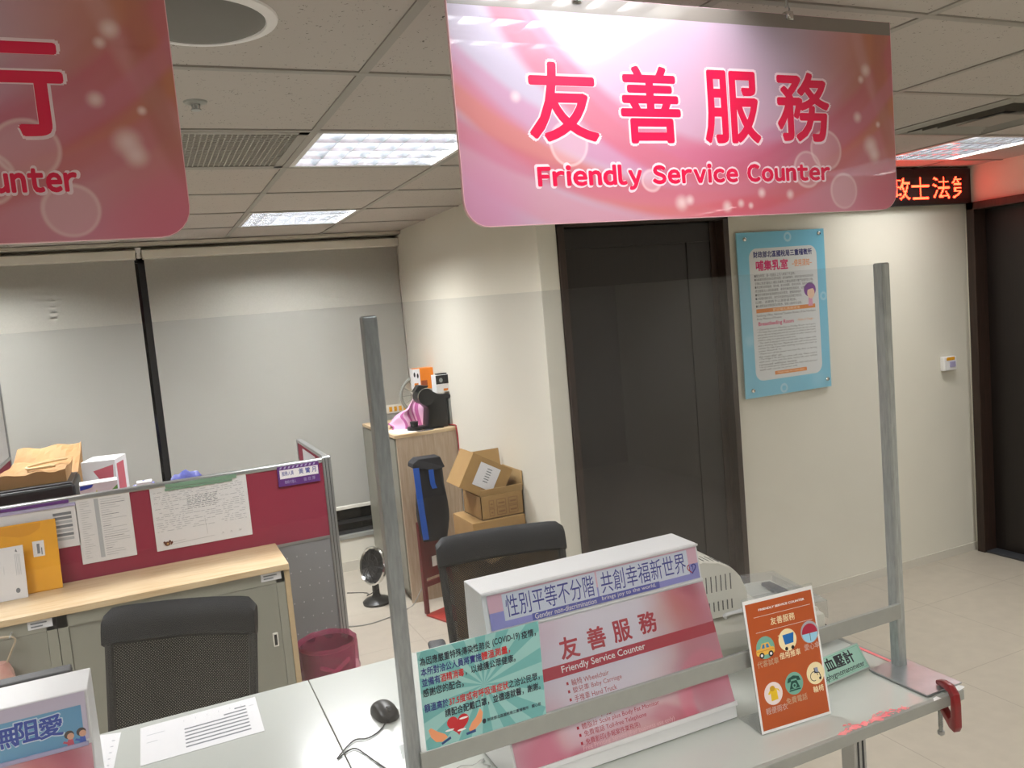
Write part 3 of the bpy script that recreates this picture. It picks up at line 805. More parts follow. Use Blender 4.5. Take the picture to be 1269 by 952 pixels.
# ================================================================== BLINDS
def blind(x0, x1, label):
    t = thing('roller_blind', label, 'blind', (0, YB-.05, 0))
    bm = bmesh.new(); n = 40; Zs = [0.475, .9, 1.4, 1.9, 2.25]
    rows = []
    for z in Zs:
        rows.append([bm.verts.new((x0+(x1-x0)*i/n, .004*math.sin(i*.55+z*2)*math.sin(z*1.3)-.004, z)) for i in range(n+1)])
    for a, c2 in zip(rows, rows[1:]):
        for i in range(n): bm.faces.new((a[i], a[i+1], c2[i+1], c2[i]))
    r = bmesh.ops.solidify(bm, geom=list(bm.faces), thickness=.0015)
    o = MB('blind'); o._merge(bm); o.build('fabric', parent=t, smooth=True)
    b = MB('offwhite'); b.box(x0, x1, -.014, .006, .455, .480, bev=.004); b.build('bottom_bar', parent=t)
    b = MB('offwhite'); b.box(x0-.01, x1+.01, -.05, .045, 2.245, 2.30, bev=.006); b.build('head_box', parent=t)
    return t
bl1 = blind(-1.66, .012, 'wide off-white roller blind left of the black gap in the back window')
bl2 = blind(.068, 1.695, 'wide off-white roller blind right of the black gap in the back window')
b = MB('white'); b.box(.025, .055, -.035, -.006, 2.285, 2.315); b.box(.030, .050, -.03, -.01, 2.25, 2.29)
b.build('bracket', parent=bl2)
b = MB('offwhite')
for k in (0, 1): b.cyl((1.715-.022*k-.004, -.055, .75), (1.715-.022*k-.004, -.055, 2.25), .0022, n=6)
b.build('pull_cord', parent=bl2)
b = MB(mat('pelmet_trim', (196, 192, 178), rough=.6)); b.box(XL, XS, YB-.16, YB, HC-.022, HC-.0045); struct(b.build('trim_2'))  # pelmet band in its own even off-white

# ================================================================== SERVICE DESK
ZD = .76
DF, DB, DR = 1.297, 2.30, 1.655
desk = thing('service_desk', 'long pale service desk with grey metal edge carrying signs and the clear screen', 'desk')
SX = .312
for x0, x1 in ((-1.6, SX-.001), (SX+.001, DR)):
    b = MB('desk'); b.box(x0, x1, DF+.012, DB, ZD-.022, ZD, bev=.002); b.build('desktop', parent=desk)
b = MB('rail'); b.box(-1.6, DR+.002, DF, DF+.012, ZD-.026, ZD+.001, bev=.0015); b.box(DR, DR+.012, DF, DB, ZD-.024, ZD+.0005, bev=.0015); b.build('edge_trim', parent=desk)
for x in (1.366, -.4):
    b = MB('alu'); b.box(x-.019, x+.019, 1.33, 1.37, 0, ZD-.024, bev=.003)
    b.use('darkgrey'); b.box(x-.009, x-.005, 1.3285, 1.332, .0, ZD-.03); b.box(x+.005, x+.009, 1.3285, 1.332, .0, ZD-.03)
    b.box(x+.018, x+.0198, 1.345, 1.349, .0, ZD-.03)
    b.build('leg', parent=desk)
for x in (1.60, -1.5):
    b = MB('alu'); b.box(x-.02, x+.02, 2.2, 2.24, 0, ZD-.022, bev=.003); b.build('leg', parent=desk)
# LED reflection painted as pink patches, then a pink strip and white tape scraps
b = MB('pinkglint_tape')
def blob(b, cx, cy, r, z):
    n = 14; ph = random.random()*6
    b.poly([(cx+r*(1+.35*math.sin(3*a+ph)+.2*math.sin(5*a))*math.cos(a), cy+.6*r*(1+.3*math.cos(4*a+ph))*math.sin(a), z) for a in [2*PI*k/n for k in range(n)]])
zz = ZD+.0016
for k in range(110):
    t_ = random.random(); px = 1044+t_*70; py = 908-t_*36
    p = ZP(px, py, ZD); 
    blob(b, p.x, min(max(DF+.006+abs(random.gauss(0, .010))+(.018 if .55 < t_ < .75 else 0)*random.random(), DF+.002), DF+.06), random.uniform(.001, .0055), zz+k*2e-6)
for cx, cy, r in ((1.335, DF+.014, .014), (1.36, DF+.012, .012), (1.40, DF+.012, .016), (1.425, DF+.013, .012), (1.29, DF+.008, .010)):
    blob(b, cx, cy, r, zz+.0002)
tag(b.build('painted_glint'), 'ragged pink patches painting a red reflection on the desk edge before the orange sign', 'painted reflection')
b = MB('pinkglint_tape'); b.box(DR-.008, DR+.002, 1.33, 1.60, ZD+.001, ZD+.002); blob(b, DR-.002, 1.335, .010, ZD+.0023)
tag(b.build('pink_tape_strip'), 'thin pink tape strip along the right end of the desk beside the steel base plate', 'tape')
b = MB('whitetape'); b.poly([(DR-.006, DF+.03, ZD+.0028), (DR-.006, DF-.001, ZD+.0028), (DR+.020, DF+.004, ZD+.003), (DR+.022, DF+.012, ZD+.003), (DR+.002, DF+.036, ZD+.0028)])
tag(b.build('white_tape'), 'scrap of white tape at the very corner of the desk under the steel plate', 'tape')
b = MB('whitetape'); b.poly([(1.565, DF-.0005, ZD+.0014), (1.59, DF-.0005, ZD+.0014), (1.588, DF+.012, ZD+.0014), (1.575, DF+.010, ZD+.0014)])
tag(b.build('white_tape'), 'tiny scrap of white tape on the front desk edge left of the red clamp', 'tape')

# ================================================================== CLEAR SCREEN
YSC = 1.445
scr = thing('clear_partition_screen', 'wide clear acrylic screen held by two grey steel posts along the desk', 'screen', (0, YSC, 0))
ZT = YP(800, 350.5, YSC).z; XLP, XRP = YP(453, 430, YSC+.003).x, YP(1097, 430, YSC+.003).x
b = MB('acrylic'); b.box(-1.5, XRP+.004, -.002, .002, .905, ZT); b.build('acrylic_sheet', parent=scr)
for x in (XLP, XRP):
    b = MB('galv'); b.box(x, x+.027, .003, .030, ZD+.004, ZT-.020 if x < 1 else ZT+.002, bev=.003)
    b.use('darkgrey'); b.box(x+.003, x+.024, .006, .027, ZT-.021 if x < 1 else ZT+.001, ZT-.0195 if x < 1 else ZT+.0025)
    pst = b.build('post', parent=scr)
    b = MB('plate'); b.box(x-.066, x+.052, -.130, .040, ZD+.0005 if x < 1 else ZD+.003, ZD+.0075, bev=.001); b.build('base_plate', parent=pst)
ZR = YP(800, 845.5, YSC).z
b = MB('rail'); b.box(XLP+.022, XRP+.004, -.006, .0035, ZR-.038, ZR, bev=.001); b.build('bottom_rail', parent=scr)

# red G-clamp
cl = thing('g_clamp', 'red iron clamp gripping the steel base plate at the desk corner', 'clamp', (1.632, 1.338, 0))
zt = ZD+.0075
prof = [(0, .0), (.0, .010), (-.02, .017), (-.05, .018), (-.068, .004), (-.072, -.02), (-.072, -.075), (-.064, -.090), (-.045, -.087), (-.012, -.060), (.006, -.058), (.006, -.040), (-.012, -.040), (-.044, -.064), (-.053, -.058), (-.054, -.012), (-.046, .0), (-.03, .002)]
b = MB('red'); b.prism([(-.008, p[0], zt+.002+p[1]) for p in prof], (.017, 0, 0), bev=.003); b.build('frame', parent=cl, smooth=True)
b = MB('galv'); b.cyl((.0005, -.002, ZD-.028), (.0005, -.002, ZD-.108), .0045, n=10)
for k in range(8): b.cyl((.0005, -.002, ZD-.052-k*.006), (.0005, -.002, ZD-.055-k*.006), .0056, n=10)
b.build('screw', parent=cl)
b = MB('plate'); b.lathe([(.0, 0), (.008, -.004), (.008, -.012), (.0, -.018)], (.0005, -.002, ZD-.104), n=12, caps=(False, False)); b.build('screw_tip', parent=cl, smooth=True)
b = MB('galv'); b.cyl((.0005, -.002, ZD-.0225), (.0005, -.002, ZD-.028), .009, n=14); b.build('swivel_pad', parent=cl)
cl.rotation_euler = (0, 0, math.radians(-18))

# ================================================================== DISPLAY BOX (middle) and its twin at the left
def display_box(x0, x1, label, zt=1.152):
    t = thing('slanted_display_box', label, 'display stand')
    yt, yk, ybm = 1.60, 1.585, 1.488
    prof = [(1.70, zt), (yt, zt-.002), (yk, 1.066), (ybm, ZD+.035), (ybm-.004, ZD+.002), (1.705, ZD+.002)]
    b = MB('white'); b.prism([(x0, y, z) for y, z in prof], (x1-x0, 0, 0), bev=.002); b.build('housing', parent=t)
    return t, Sheet((x0, yt, zt-.002-.088), (1, 0, 0), (0, (yt-yk)/.088, 1)), Sheet((x0, ybm-.002, ZD+.035), (1, 0, 0), (0, (yk-ybm)/(1.066-ZD-.035), 1)), math.hypot(yk-ybm, 1.066-ZD-.035)
X0, X1 = .590, 1.151
db, SHd, SPk, LP = display_box(X0, X1, 'white slanted display box mid-desk with lavender header and pink service list')
O = MB('offwhite')
SHd = Sheet((X0, 1.585-.002, 1.066), (1, 0, 0), (0, .015, .084)); 
W = X1-X0
def child_sheet(bm, name, parent, S):
    o = bm.build(name, parent=parent); o.matrix_world = S.m; return o
hd = MB(mat('header_lavender', (150, 150, 218), rough=.4, coat=.4)); hd.rect(.012, W-.006, .004, .078, 0)
hd.use(mat('header_pink', (232, 186, 204), rough=.4)); hd.rect(.012, W-.006, .040, .078, -.0003)
hd.use(mat('header_pale', (220, 226, 242), rough=.4)); hd.rect(.046, .276, .018, .075, -.0006); hd.rect(.280, .528, .018, .075, -.0006)
hd.use(mat('header_strip', (92, 96, 180), rough=.4)); hd.rect(.110, .44, .004, .0195, -.0009)
hd.use(M['text_navy']).text('性別平等不分階', .052, .270, .0235, .071, -.0012, .0)
hd.text('共創幸福新世界', .288, .520, .0235, .071, -.0012, .0)
hd.use(M['text_white']).text('Gender non-discrimination', .116, .270, .0065, .018, -.0013, .0); hd.text('brings joy to the world.', .285, .430, .0065, .018, -.0013, .0)
def heart(cx, cz, s, n=30): return [(cx+s*.062*16*math.sin(t)**3, cz+s*.062*(13*math.cos(t)-5*math.cos(2*t)-2*math.cos(3*t)-math.cos(4*t))) for t in [2*PI*k/n for k in range(n)]]
def strokes(bm, pts, wd, y):
    for a, c2 in zip(pts, pts[1:]):
        d = Vector((c2[0]-a[0], c2[1]-a[1])); 
        if d.length < 1e-7: continue
        nn = Vector((-d.y, d.x)).normalized()*wd/2
        bm.pl([(a[0]-nn.x, a[1]-nn.y), (c2[0]-nn.x, c2[1]-nn.y), (c2[0]+nn.x, c2[1]+nn.y), (a[0]+nn.x, a[1]+nn.y)], y)
hp = heart(.535, .030, .012)
hd.use(M['text_navy']); strokes(hd, hp[:17], .0034, -.0013)
hd.use(M['text_dred']); strokes(hd, hp[17:27], .0028, -.0013); hd.pl([(.528, .026), (.530, .026), (.530, .036), (.528, .036)], -.0013); hd.use(M['text_navy']).pl([(.537, .026), (.539, .026), (.539, .036), (.537, .036)], -.0013)
child_sheet(hd, 'header_card', db, SHd)
hb = MB('white'); hb.box(0, W, -.004, -.0004, .079, .0845, bev=.001); hb.box(0, W, -.002, -.0004, -.003, .0015, bev=.0005); child_sheet(hb, 'card_channel', db, SHd)
petal = print_mat('petal_print', (230, 222, 232), [
    ('disc', .06, .24, .16, .14, (214, 170, 190), .6), ('disc', .50, .26, .12, .10, (200, 72, 96), .8), ('disc', .44, .20, .10, .09, (214, 140, 110), .6), ('disc', .58, .10, .24, .2, (198, 76, 104), .75),
    ('disc', .47, .07, .10, .08, (170, 20, 60), .4), ('disc', .36, .11, .07, .06, (236, 214, 206), .7), ('disc', .08, .02, .14, .1, (206, 90, 120), .8), ('disc', .13, .05, .05, .04, (226, 196, 200), .6), ('disc', .30, .0, .15, .1, (206, 110, 104), .8),
    ('ring', .30, -.20, .24, .01, (190, 60, 90), .6, .02), ('ring', .52, .02, .09, .01, (224, 130, 150), .6, .02), ('disc', .26, .15, .19, .14, (228, 222, 234), .9), ('disc', .53, .3, .05, .04, (150, 40, 70), .5)], coat=.3, wob=.12)
pk = MB(petal); pk.rect(.004, W-.002, .0, LP-.006, 0)
SP = SPk
ba = [SP.uv(*p) for p in ((669, 833.5), (887, 766.5), (890, 781), (672, 848))]
zc = (ba[0][1]+ba[1][1]+ba[2][1]+ba[3][1])/4; hb2 = abs(ba[0][1]-ba[3][1]+ba[1][1]-ba[2][1])/4
pk.use(mat('list_band_red', (184, 40, 66), rough=.4)); pk.rect(.004, W-.002, zc-hb2, zc+hb2, -.0004)
for ch, tl, br in (('友', (691, 790), (720, 815)), ('善', (726, 778), (752, 803)), ('服', (757, 769), (784, 794)), ('務', (789, 759), (816, 784))):
    c0 = SP.uv((tl[0]+br[0])/2, (tl[1]+br[1])/2); hh = .0235
    pk.use(M['text_dred']).text(ch, c0[0]-hh, c0[0]+hh, c0[1]-hh, c0[1]+hh, -.0008, .025)
e0 = SP.uv(697, 835)[0]; e1 = SP.uv(800, 803)[0]
pk.use(M['text_white']).text('Friendly Service Counter', e0, e1, zc-hb2*.75, zc+hb2*.7, -.0008, .01)
rows = [('輪椅 Wheelchair', 705, 847, 754, 832), ('嬰兒車 Baby Carriage', 707, 857, 770, 837), ('手推車 Hand Truck', 709, 867, 764, 850), ('老花眼鏡 Magnifier', 711, 876, 760, 860), ('助聽器 Hearing Aid', 713, 884, 770, 867),
        ('血壓計 Sphygmomanometer', 716, 893, 796, 868), ('體脂計 Scale plus Body Fat Monitor', 718, 902, 817, 872), ('免費電話 Toll-free Telephone', 721, 911, 801, 886), ('免費影印(多報案件業務用)', 723, 921, 793, 898)]
for tx, xa0, ya0, xa1, ya1 in rows:
    u0, v0 = SP.uv(xa0, ya0); u1, _ = SP.uv(xa1, ya1)
    pk.use(M['text_dred']).rect(u0-.006, u0-.001, v0-.003, v0+.003, -.0008)
    pk.text(tx, u0+.006, u1, v0-.0075, v0+.0065, -.0008)
u0, v0 = SP.uv(721, 929); u1, _ = SP.uv(835, 887)
pk.use(mat('list_pale_print', (232, 190, 196))).text('Free Printing Service (For business use only)', u0+.004, u1, v0-.007, v0+.006, -.0008)
lf_ = [SP.uv(*p) for p in ((846, 818), (852, 852), (856, 883), (838, 845))]
pk.use(mat('petal_crimson', (176, 16, 66), rough=.4))
c0 = SP.uv(849, 858)
pk.pl([(c0[0]+.020*math.sin(PI*k/10)*(1 if k <= 10 else -1)*(1 if k <= 10 else 1), c0[1]+.045-.09*(k/10 if k <= 10 else (20-k)/10)) for k in range(20)][::-1], -.0006)
child_sheet(pk, 'service_list_card', db, SP)
b = MB('white'); b.box(0, W, -.006, -.0006, -.004, .006, bev=.001); child_sheet(b, 'card_ledge', db, SP)

db2, _, SP2, LP2 = display_box(-.722, -.160, 'white slanted display box at the lower left corner with a blue header', 1.150)
for o in list(db2.children):
    pass
SH2 = Sheet((-.722, 1.585-.002, 1.066), (1, 0, 0), (0, .015, .084))
sky = print_mat('sky_blue_header_print', (92, 156, 200), [('disc', .3, .08, .3, .2, (120, 180, 214), .6), ('disc', .42, .07, .004, .002, (200, 226, 240), .8), ('disc', .50, .072, .003, .002, (200, 226, 240), .8)], coat=.3)
hd = MB(mat('card_lilac', (206, 196, 216), rough=.4)); hd.rect(.004, W-.004, .0, .082, 0)
hd.use(sky); hd.rect(.008, W-.012, -.004, .060, -.0004)
k_ = [(-4, 928, 22, 892), (23, 925, 50, 880), (48, 921, 77, 874)]
for ch, (xa0, ya0, xa1, ya1) in zip('無阻愛', ((-8, 896, 18, 934), (22, 888, 46, 926), (50, 881, 76, 920))):
    c0 = SH2.uv((xa0+xa1)/2, (ya0+ya1)/2); hh = .0185
    hd.use(mat('header_outline_white', (206, 224, 240))).text(ch, c0[0]-hh-.002, c0[0]+hh+.002, c0[1]-hh-.002, c0[1]+hh+.002, -.0008, .042)
    hd.use(mat('header_royal_blue', (34, 70, 170))).text(ch, c0[0]-hh, c0[0]+hh, c0[1]-hh, c0[1]+hh, -.0012, .025)
for (px, py, col) in ((87, 915, (214, 90, 110)), (102, 911, (50, 90, 190))):
    c0 = SH2.uv(px, py)
    hd.use(mat('kid_dress_%d' % col[0], col)).pl([(c0[0]-.006, c0[1]-.016), (c0[0]+.006, c0[1]-.016), (c0[0]+.004, c0[1]-.002), (c0[0]-.004, c0[1]-.002)], -.0010)
    hd.use(mat('kid_hair', (50, 34, 34))).ell((c0[0]-.001, c0[1]+.006), .0075, .007, -.0010)
    hd.use(mat('kid_skin', (226, 170, 140))).ell((c0[0]+.001, c0[1]+.003), .0055, .0055, -.0013)
    hd.use(mat('kid_dress_%d' % col[0], col)).pl([(c0[0]-.012, c0[1]-.006), (c0[0]-.010, c0[1]-.003), (c0[0]-.003, c0[1]-.006), (c0[0]-.004, c0[1]-.009)], -.0012)
child_sheet(hd, 'header_card', db2, SH2)
pk = MB(petal); pk.rect(.004, W-.002, .0, LP2-.008, -.0005); child_sheet(pk, 'service_list_card', db2, SP2)
b = MB('lav'); b.box(0, W-.006, -.005, -.0006, -.010, -.003, bev=.001); child_sheet(b, 'card_channel', db2, SH2)
# make sure everything printed is inside its parent
bpy.context.view_layer.update()

# ================================================================== COVID NOTICE on the screen
S = Sheet((YP(503.4, 811.7, YSC-.004).x, YSC-.0045, ZR+.001), (1, 0, 0), (0, 0, 1))
x1, zt = S.uv(662.6, 771.6)[0]+.008, .187
zt = (S.uv(503.4, 811.7)[1]+S.uv(662.6, 771.6)[1])/2
cw = x1-.020
cv = thing('health_notice', 'teal printed notice about COVID-19 with a heart and hands on the clear screen', 'notice'); 
S.O = S.O+S.U*.020; S.m.translation = S.O
cv.matrix_world = S.m
b = MB(mat('notice_teal', (150, 200, 198), rough=.4, coat=.3)); b.box(0, cw, 0, .0006, 0, zt)
b.use(mat('notice_ray', (112, 178, 178), rough=.4, coat=.3))
rc = (cw*.50, zt*.50)
for k in range(14):
    a0 = 2*PI*k/14+.1; a1 = a0+PI/14
    P = [rc]
    for a in (a0, (a0+a1)/2, a1):
        dx, dz = math.cos(a), math.sin(a)
        t_ = min((cw-rc[0])/dx if dx > 0 else (rc[0]-0)/-dx, (zt-rc[1])/dz if dz > 0 else rc[1]/-dz)
        P.append((rc[0]+dx*t_*.998, rc[1]+dz*t_*.998))
    b.pl(P, -.0003)
bk = mat('notice_ink', (34, 36, 52)); rd = mat('notice_red', (196, 40, 44)); dk = mat('notice_blue', (44, 44, 120))
rowh = .0165
L_ = [(.895, [('為因應嚴重特殊傳染性肺炎', .015, .58, bk), ('(COVID-19)', .60, .83, bk), ('疫情，', .845, .97, bk)]),
      (.790, [('本所對洽公人員將實施', .015, .50, dk), ('體溫測量，', .50, .74, rd)]),
      (.685, [('並備有', .015, .16, dk), ('酒精消毒', .16, .35, rd), ('，以維護公眾健康。', .36, .78, bk)]),
      (.580, [('感謝您的配合。', .015, .34, bk)]),
      (.425, [('額溫高於', .015, .205, dk), ('37.5度或有呼吸道症狀', .21, .70, rd), ('之洽公民眾，', .70, .97, bk)]),
      (.320, [('請配合配戴口罩，並儘速就醫，謝謝。', .17, .97, bk)])]
for vz, segs in L_:
    for tx, u0, u1, mm in segs:
        b.use(mm).text(tx, u0*cw, u1*cw, vz*zt-rowh*.5, vz*zt+rowh*.5, -.0009, .022)
b.use(bk).text('財政部北區國稅局三重稽徵所　關心您', .50*cw, .96*cw, .108*zt, .145*zt, -.0009, .02); b.ell((.475*cw, .125*zt), .004, .005, -.0009)
hc = (.265*cw, .17*zt)
b.use(mat('notice_heart', (196, 44, 52))).pl(heart(hc[0], hc[1]+.002, .0225)[::-1], -.0006)
for dx, dz in ((-.018, -.006), (.012, .010), (.006, -.012)): b.use('text_white').ell((hc[0]+dx, hc[1]+dz), .009, .002, -.0009)
hn = mat('notice_hand', (240, 160, 116)); cf = mat('notice_cuff', (40, 70, 120))
b.use(hn).pl([(.03*cw, .20*zt), (.05*cw, .215*zt), (.10*cw, .16*zt), (.155*cw, .115*zt), (.175*cw, .075*zt), (.13*cw, .045*zt), (.08*cw, .06*zt), (.045*cw, .12*zt)][::-1], -.0006)
b.pl([(.45*cw, .27*zt), (.47*cw, .22*zt), (.455*cw, .13*zt), (.40*cw, .075*zt), (.355*cw, .06*zt), (.345*cw, .09*zt), (.375*cw, .15*zt), (.41*cw, .19*zt)][::-1], -.0006)
b.use(cf).pl([(.125*cw, .012*zt), (.20*cw, .05*zt), (.195*cw, .075*zt), (.12*cw, .035*zt)], -.0009); b.pl([(.325*cw, .035*zt), (.40*cw, .042*zt), (.40*cw, .072*zt), (.32*cw, .06*zt)], -.0009)
b.build('sheet', parent=cv)

# ================================================================== ORANGE SIGN in an acrylic stand
A, B_ = ZP(944.5, 911, ZD+.003), ZP(1030.4, 884.3, ZD+.003)
U = (B_-A).normalized(); lean = Vector((-U.y, U.x, 0))
bestV = None
def sheet_for(le):
    V = (Vector((0, 0, 1))*math.cos(le)+lean*math.sin(le)); return Sheet(A, U, V)
S = sheet_for(math.radians(8.5))
ow = (B_-A).length; oh = (S.uv(913, 747.8)[1]+S.uv(1001, 727.3)[1])/2
og = thing('orange_service_sign', 'small orange printed sign in a clear acrylic stand on the desk edge', 'sign'); og.matrix_world = S.m
b = MB('clear'); b.box(-.001, ow+.001, .0005, .003, 0, oh+.006, bev=.0005)
# folded foot of the stand, running back along the desk
inv = S.m.inverted()
f0 = inv @ (A+lean*.085+Vector((0, 0, -.001))); f1 = inv @ (B_+lean*.085+Vector((0, 0, -.001)))
b.prism([(0, .003, 0), (ow, .003, 0), tuple(f1), tuple(f0)], tuple(inv.to_3x3() @ Vector((0, 0, .002))))
b.build('acrylic_stand', parent=og)
b = MB('white'); b.box(0, ow, 0, .0006, 0, oh)
b.use(mat('sign_rust_orange', (186, 84, 32), rough=.45, coat=.4)); b.rect(.005, ow-.005, .006, oh-.008, -.001)
cream = mat('sign_cream', (250, 232, 190)); wht = M['text_white']
def F(u, v): return (u*ow, v*oh)
b.use(wht).text('FRIENDLY SERVICE COUNTER', .20*ow, .86*ow, .905*oh, .922*oh, -.0014, .03)
b.rect(.12*ow, .93*ow, .862*oh, .8645*oh, -.0014); b.rect(.12*ow, .93*ow, .745*oh, .7475*oh, -.0014)
b.use(cream).text('友善服務', .34*ow, .69*ow, .778*oh, .835*oh, -.0014, .01)
rx = .128*ow
teal = mat('icon_teal', (120, 178, 160)); 
def disc(u, v, m): b.use(m).ell(F(u, v), rx, rx*1.02, -.0014)
pale = mat('icon_cream', (248, 232, 186))
# taxi
disc(.22, .625, teal); cx, cz = F(.22, .61); yl = mat('icon_yellow', (240, 190, 80)); 
b.use(yl).pl(rrect(cx-rx*1.05, cx+rx*.95, cz-rx*.45, cz+rx*.15, rx*.2, 3), -.0018); b.pl([(cx-rx*.6, cz+rx*.1), (cx+rx*.6, cz+rx*.1), (cx+rx*.4, cz+rx*.6), (cx-rx*.35, cz+rx*.6)], -.0018)
b.use(mat('icon_glass_blue', (70, 130, 180))).pl([(cx-rx*.42, cz+rx*.15), (cx-.002, cz+rx*.15), (cx-.002, cz+rx*.5), (cx-rx*.28, cz+rx*.5)], -.0021); b.pl([(cx+.002, cz+rx*.15), (cx+rx*.42, cz+rx*.15), (cx+rx*.32, cz+rx*.5), (cx+.002, cz+rx*.5)], -.0021)
b.use(mat('icon_orange_line', (220, 150, 60))).rect(cx-rx, cx+rx*.9, cz-rx*.1, cz-rx*.02, -.0021)
for dx in (-.5, .5): b.use('text_black').ell((cx+dx*rx, cz-rx*.45), rx*.27, rx*.27, -.0023); b.use('text_white').ell((cx+dx*rx, cz-rx*.45), rx*.13, rx*.13, -.0026)
# trolley
disc(.54, .64, pale); cx, cz = F(.54, .64)
b.use(mat('icon_blue', (20, 108, 184))).pl([(cx-rx*.55, cz+rx*.5), (cx+rx*.75, cz+rx*.55), (cx+rx*.6, cz-rx*.35), (cx-rx*.35, cz-rx*.4)][::-1], -.0018); b.use(pale); strokes(b, [(cx-rx*1.0, cz+rx*.55), (cx-rx*.55, cz+rx*.55), (cx-rx*.35, cz-rx*.55), (cx+rx*.5, cz-rx*.55)], .0015, -.0021)
for dx in (-.25, .45): b.use('text_black').ell((cx+dx*rx, cz-rx*.78), rx*.17, rx*.17, -.0021)
# umbrella
disc(.865, .655, mat('icon_grey', (176, 178, 190))); cx, cz = F(.865, .645)
b.use(mat('icon_sky', (160, 216, 244))).pl([(cx+rx*.86*math.cos(a), cz+rx*.86*math.sin(a)) for a in [PI+PI*k/12 for k in range(13)]], -.0018)
b.use(mat('icon_crimson', (176, 36, 66))).pl([(cx+rx*.88*math.cos(a), cz+rx*.9*math.sin(a)) for a in [PI*k/12 for k in range(13)]], -.0020)
b.use('text_black').rect(cx-.0006, cx+.0006, cz-rx*.7, cz, -.0022)
# raincoat
disc(.235, .275, mat('icon_blush', (244, 228, 226))); cx, cz = F(.235, .275); rc2 = mat('icon_raincoat', (236, 196, 40))
b.use(rc2).pl([(cx-rx*.3, cz-rx*.65), (cx+rx*.45, cz-rx*.6), (cx+rx*.4, cz+rx*.3), (cx+rx*.75, cz-rx*.05), (cx+rx*.6, cz+rx*.3), (cx+rx*.2, cz+rx*.45), (cx-rx*.25, cz+rx*.45), (cx-rx*.6, cz+rx*.05), (cx-rx*.4, cz-rx*.05), (cx-rx*.3, cz+rx*.1)], -.0018)
b.use(mat('icon_hood', (206, 160, 36))).ell((cx-rx*.05, cz+rx*.45), rx*.28, rx*.25, -.002)
# telephone
disc(.54, .305, teal); cx, cz = F(.54, .305); dg_ = mat('icon_dark_green', (18, 76, 66))
b.use(dg_).pl([(cx-rx*.65, cz-rx*.65), (cx+rx*.65, cz-rx*.65), (cx+rx*.3, cz+rx*.25), (cx-rx*.3, cz+rx*.25)], -.0018)
b.pl([(cx-rx*.75, cz+rx*.15), (cx-rx*.35, cz+rx*.2), (cx-rx*.3, cz+rx*.4), (cx+rx*.3, cz+rx*.4), (cx+rx*.35, cz+rx*.2), (cx+rx*.75, cz+rx*.15), (cx+rx*.6, cz+rx*.55), (cx, cz+rx*.72), (cx-rx*.6, cz+rx*.55)], -.002)
b.use(teal).ell((cx, cz-rx*.2), rx*.24, rx*.24, -.0022); b.use(dg_).ell((cx, cz-rx*.2), rx*.12, rx*.12, -.0024); b.use(teal).rect(cx-rx*.6, cx+rx*.6, cz-rx*.52, cz-rx*.46, -.0022)
# wheelchair
disc(.86, .335, pale); cx, cz = F(.86, .335)
b.use('text_black'); strokes(b, [(cx-rx*.2+rx*.42*math.cos(a), cz-rx*.25+rx*.42*math.sin(a)) for a in [2*PI*k/20 for k in range(17)]], .0016, -.0018)
strokes(b, [(cx-rx*.1, cz+rx*.5), (cx-rx*.05, cz+rx*.05), (cx+rx*.4, cz+rx*.0), (cx+rx*.55, cz-rx*.5)], .002, -.0019); b.ell((cx+rx*.45, cz-rx*.55), rx*.13, rx*.13, -.002)
b.use(mat('icon_slate', (150, 160, 190))).pl([(cx-rx*.15, cz), (cx+rx*.35, cz+rx*.05), (cx+rx*.3, cz+rx*.5), (cx-rx*.1, cz+rx*.5)], -.0017)
for tx, u, v, m in (('代客試車', .225, .51, mat('label_taupe', (196, 160, 130))), ('借用推車', .545, .53, cream), ('愛心傘', .87, .545, mat('label_mauve', (206, 170, 160))), ('輕便雨衣', .25, .155, mat('label_mauve', (206, 170, 160))), ('免費電話', .545, .185, mat('label_taupe', (196, 160, 130))), ('輪椅', .87, .215, cream)):
    ww = .0072*len(tx); c0 = F(u, v); b.use(m).text(tx, c0[0]-ww, c0[0]+ww, c0[1]-.0075, c0[1]+.0075, -.0014, .01)
b.build('printed_card', parent=og)

# ================================================================== GREEN TENT SIGN
A, B_ = ZP(1027, 849.5, ZD+.001), ZP(1078.5, 827, ZD+.001)
U = (B_-A).normalized(); back = Vector((-U.y, U.x, 0))
w_ = .205; B2 = B_; A2 = B_-U*w_
S = Sheet(A2, U, Vector((0, 0, 1))*math.cos(math.radians(34))+back*math.sin(math.radians(34)))
gh = S.uv(1067, 794)[1]
gs = thing('tent_sign', 'pale green desk tent sign for the blood pressure meter, right of the orange sign', 'sign'); gs.matrix_world = S.m
inv = S.m.inverted()
top = Vector((0, 0, gh)); foot = inv @ (A2+back*(2*gh*math.sin(math.radians(34)))); foot.x = 0
b = MB(mat('tent_grey_acrylic', (196, 206, 200), rough=.25, coat=.4)); b.prism([(0, 0, 0), tuple(top), tuple(foot)], (w_, 0, 0), bev=.0012); b.build('stand', parent=gs)
b = MB(mat('tent_mint', (172, 218, 200), rough=.35, coat=.5)); b.rect(.003, w_-.003, .003, gh-.003, -.0004)
b.use(mat('tent_line', (120, 170, 150))); 
for r_ in ((.006, w_-.006, .006, .0068), (.006, w_-.006, gh-.0068, gh-.006), (w_-.0068, w_-.006, .006, gh-.006)): b.rect(*r_, -.0007)
b.use('text_black')
q0 = S.uv(1021, 815); q1 = S.uv(1061, 806)
b.text('血壓計', w_-.138, w_-.034, gh*.40, gh*.88, -.001, .03)
b.text('Sphygmomanometer', w_-.158, w_-.012, gh*.08, gh*.34, -.001, .012)
b.build('card', parent=gs)

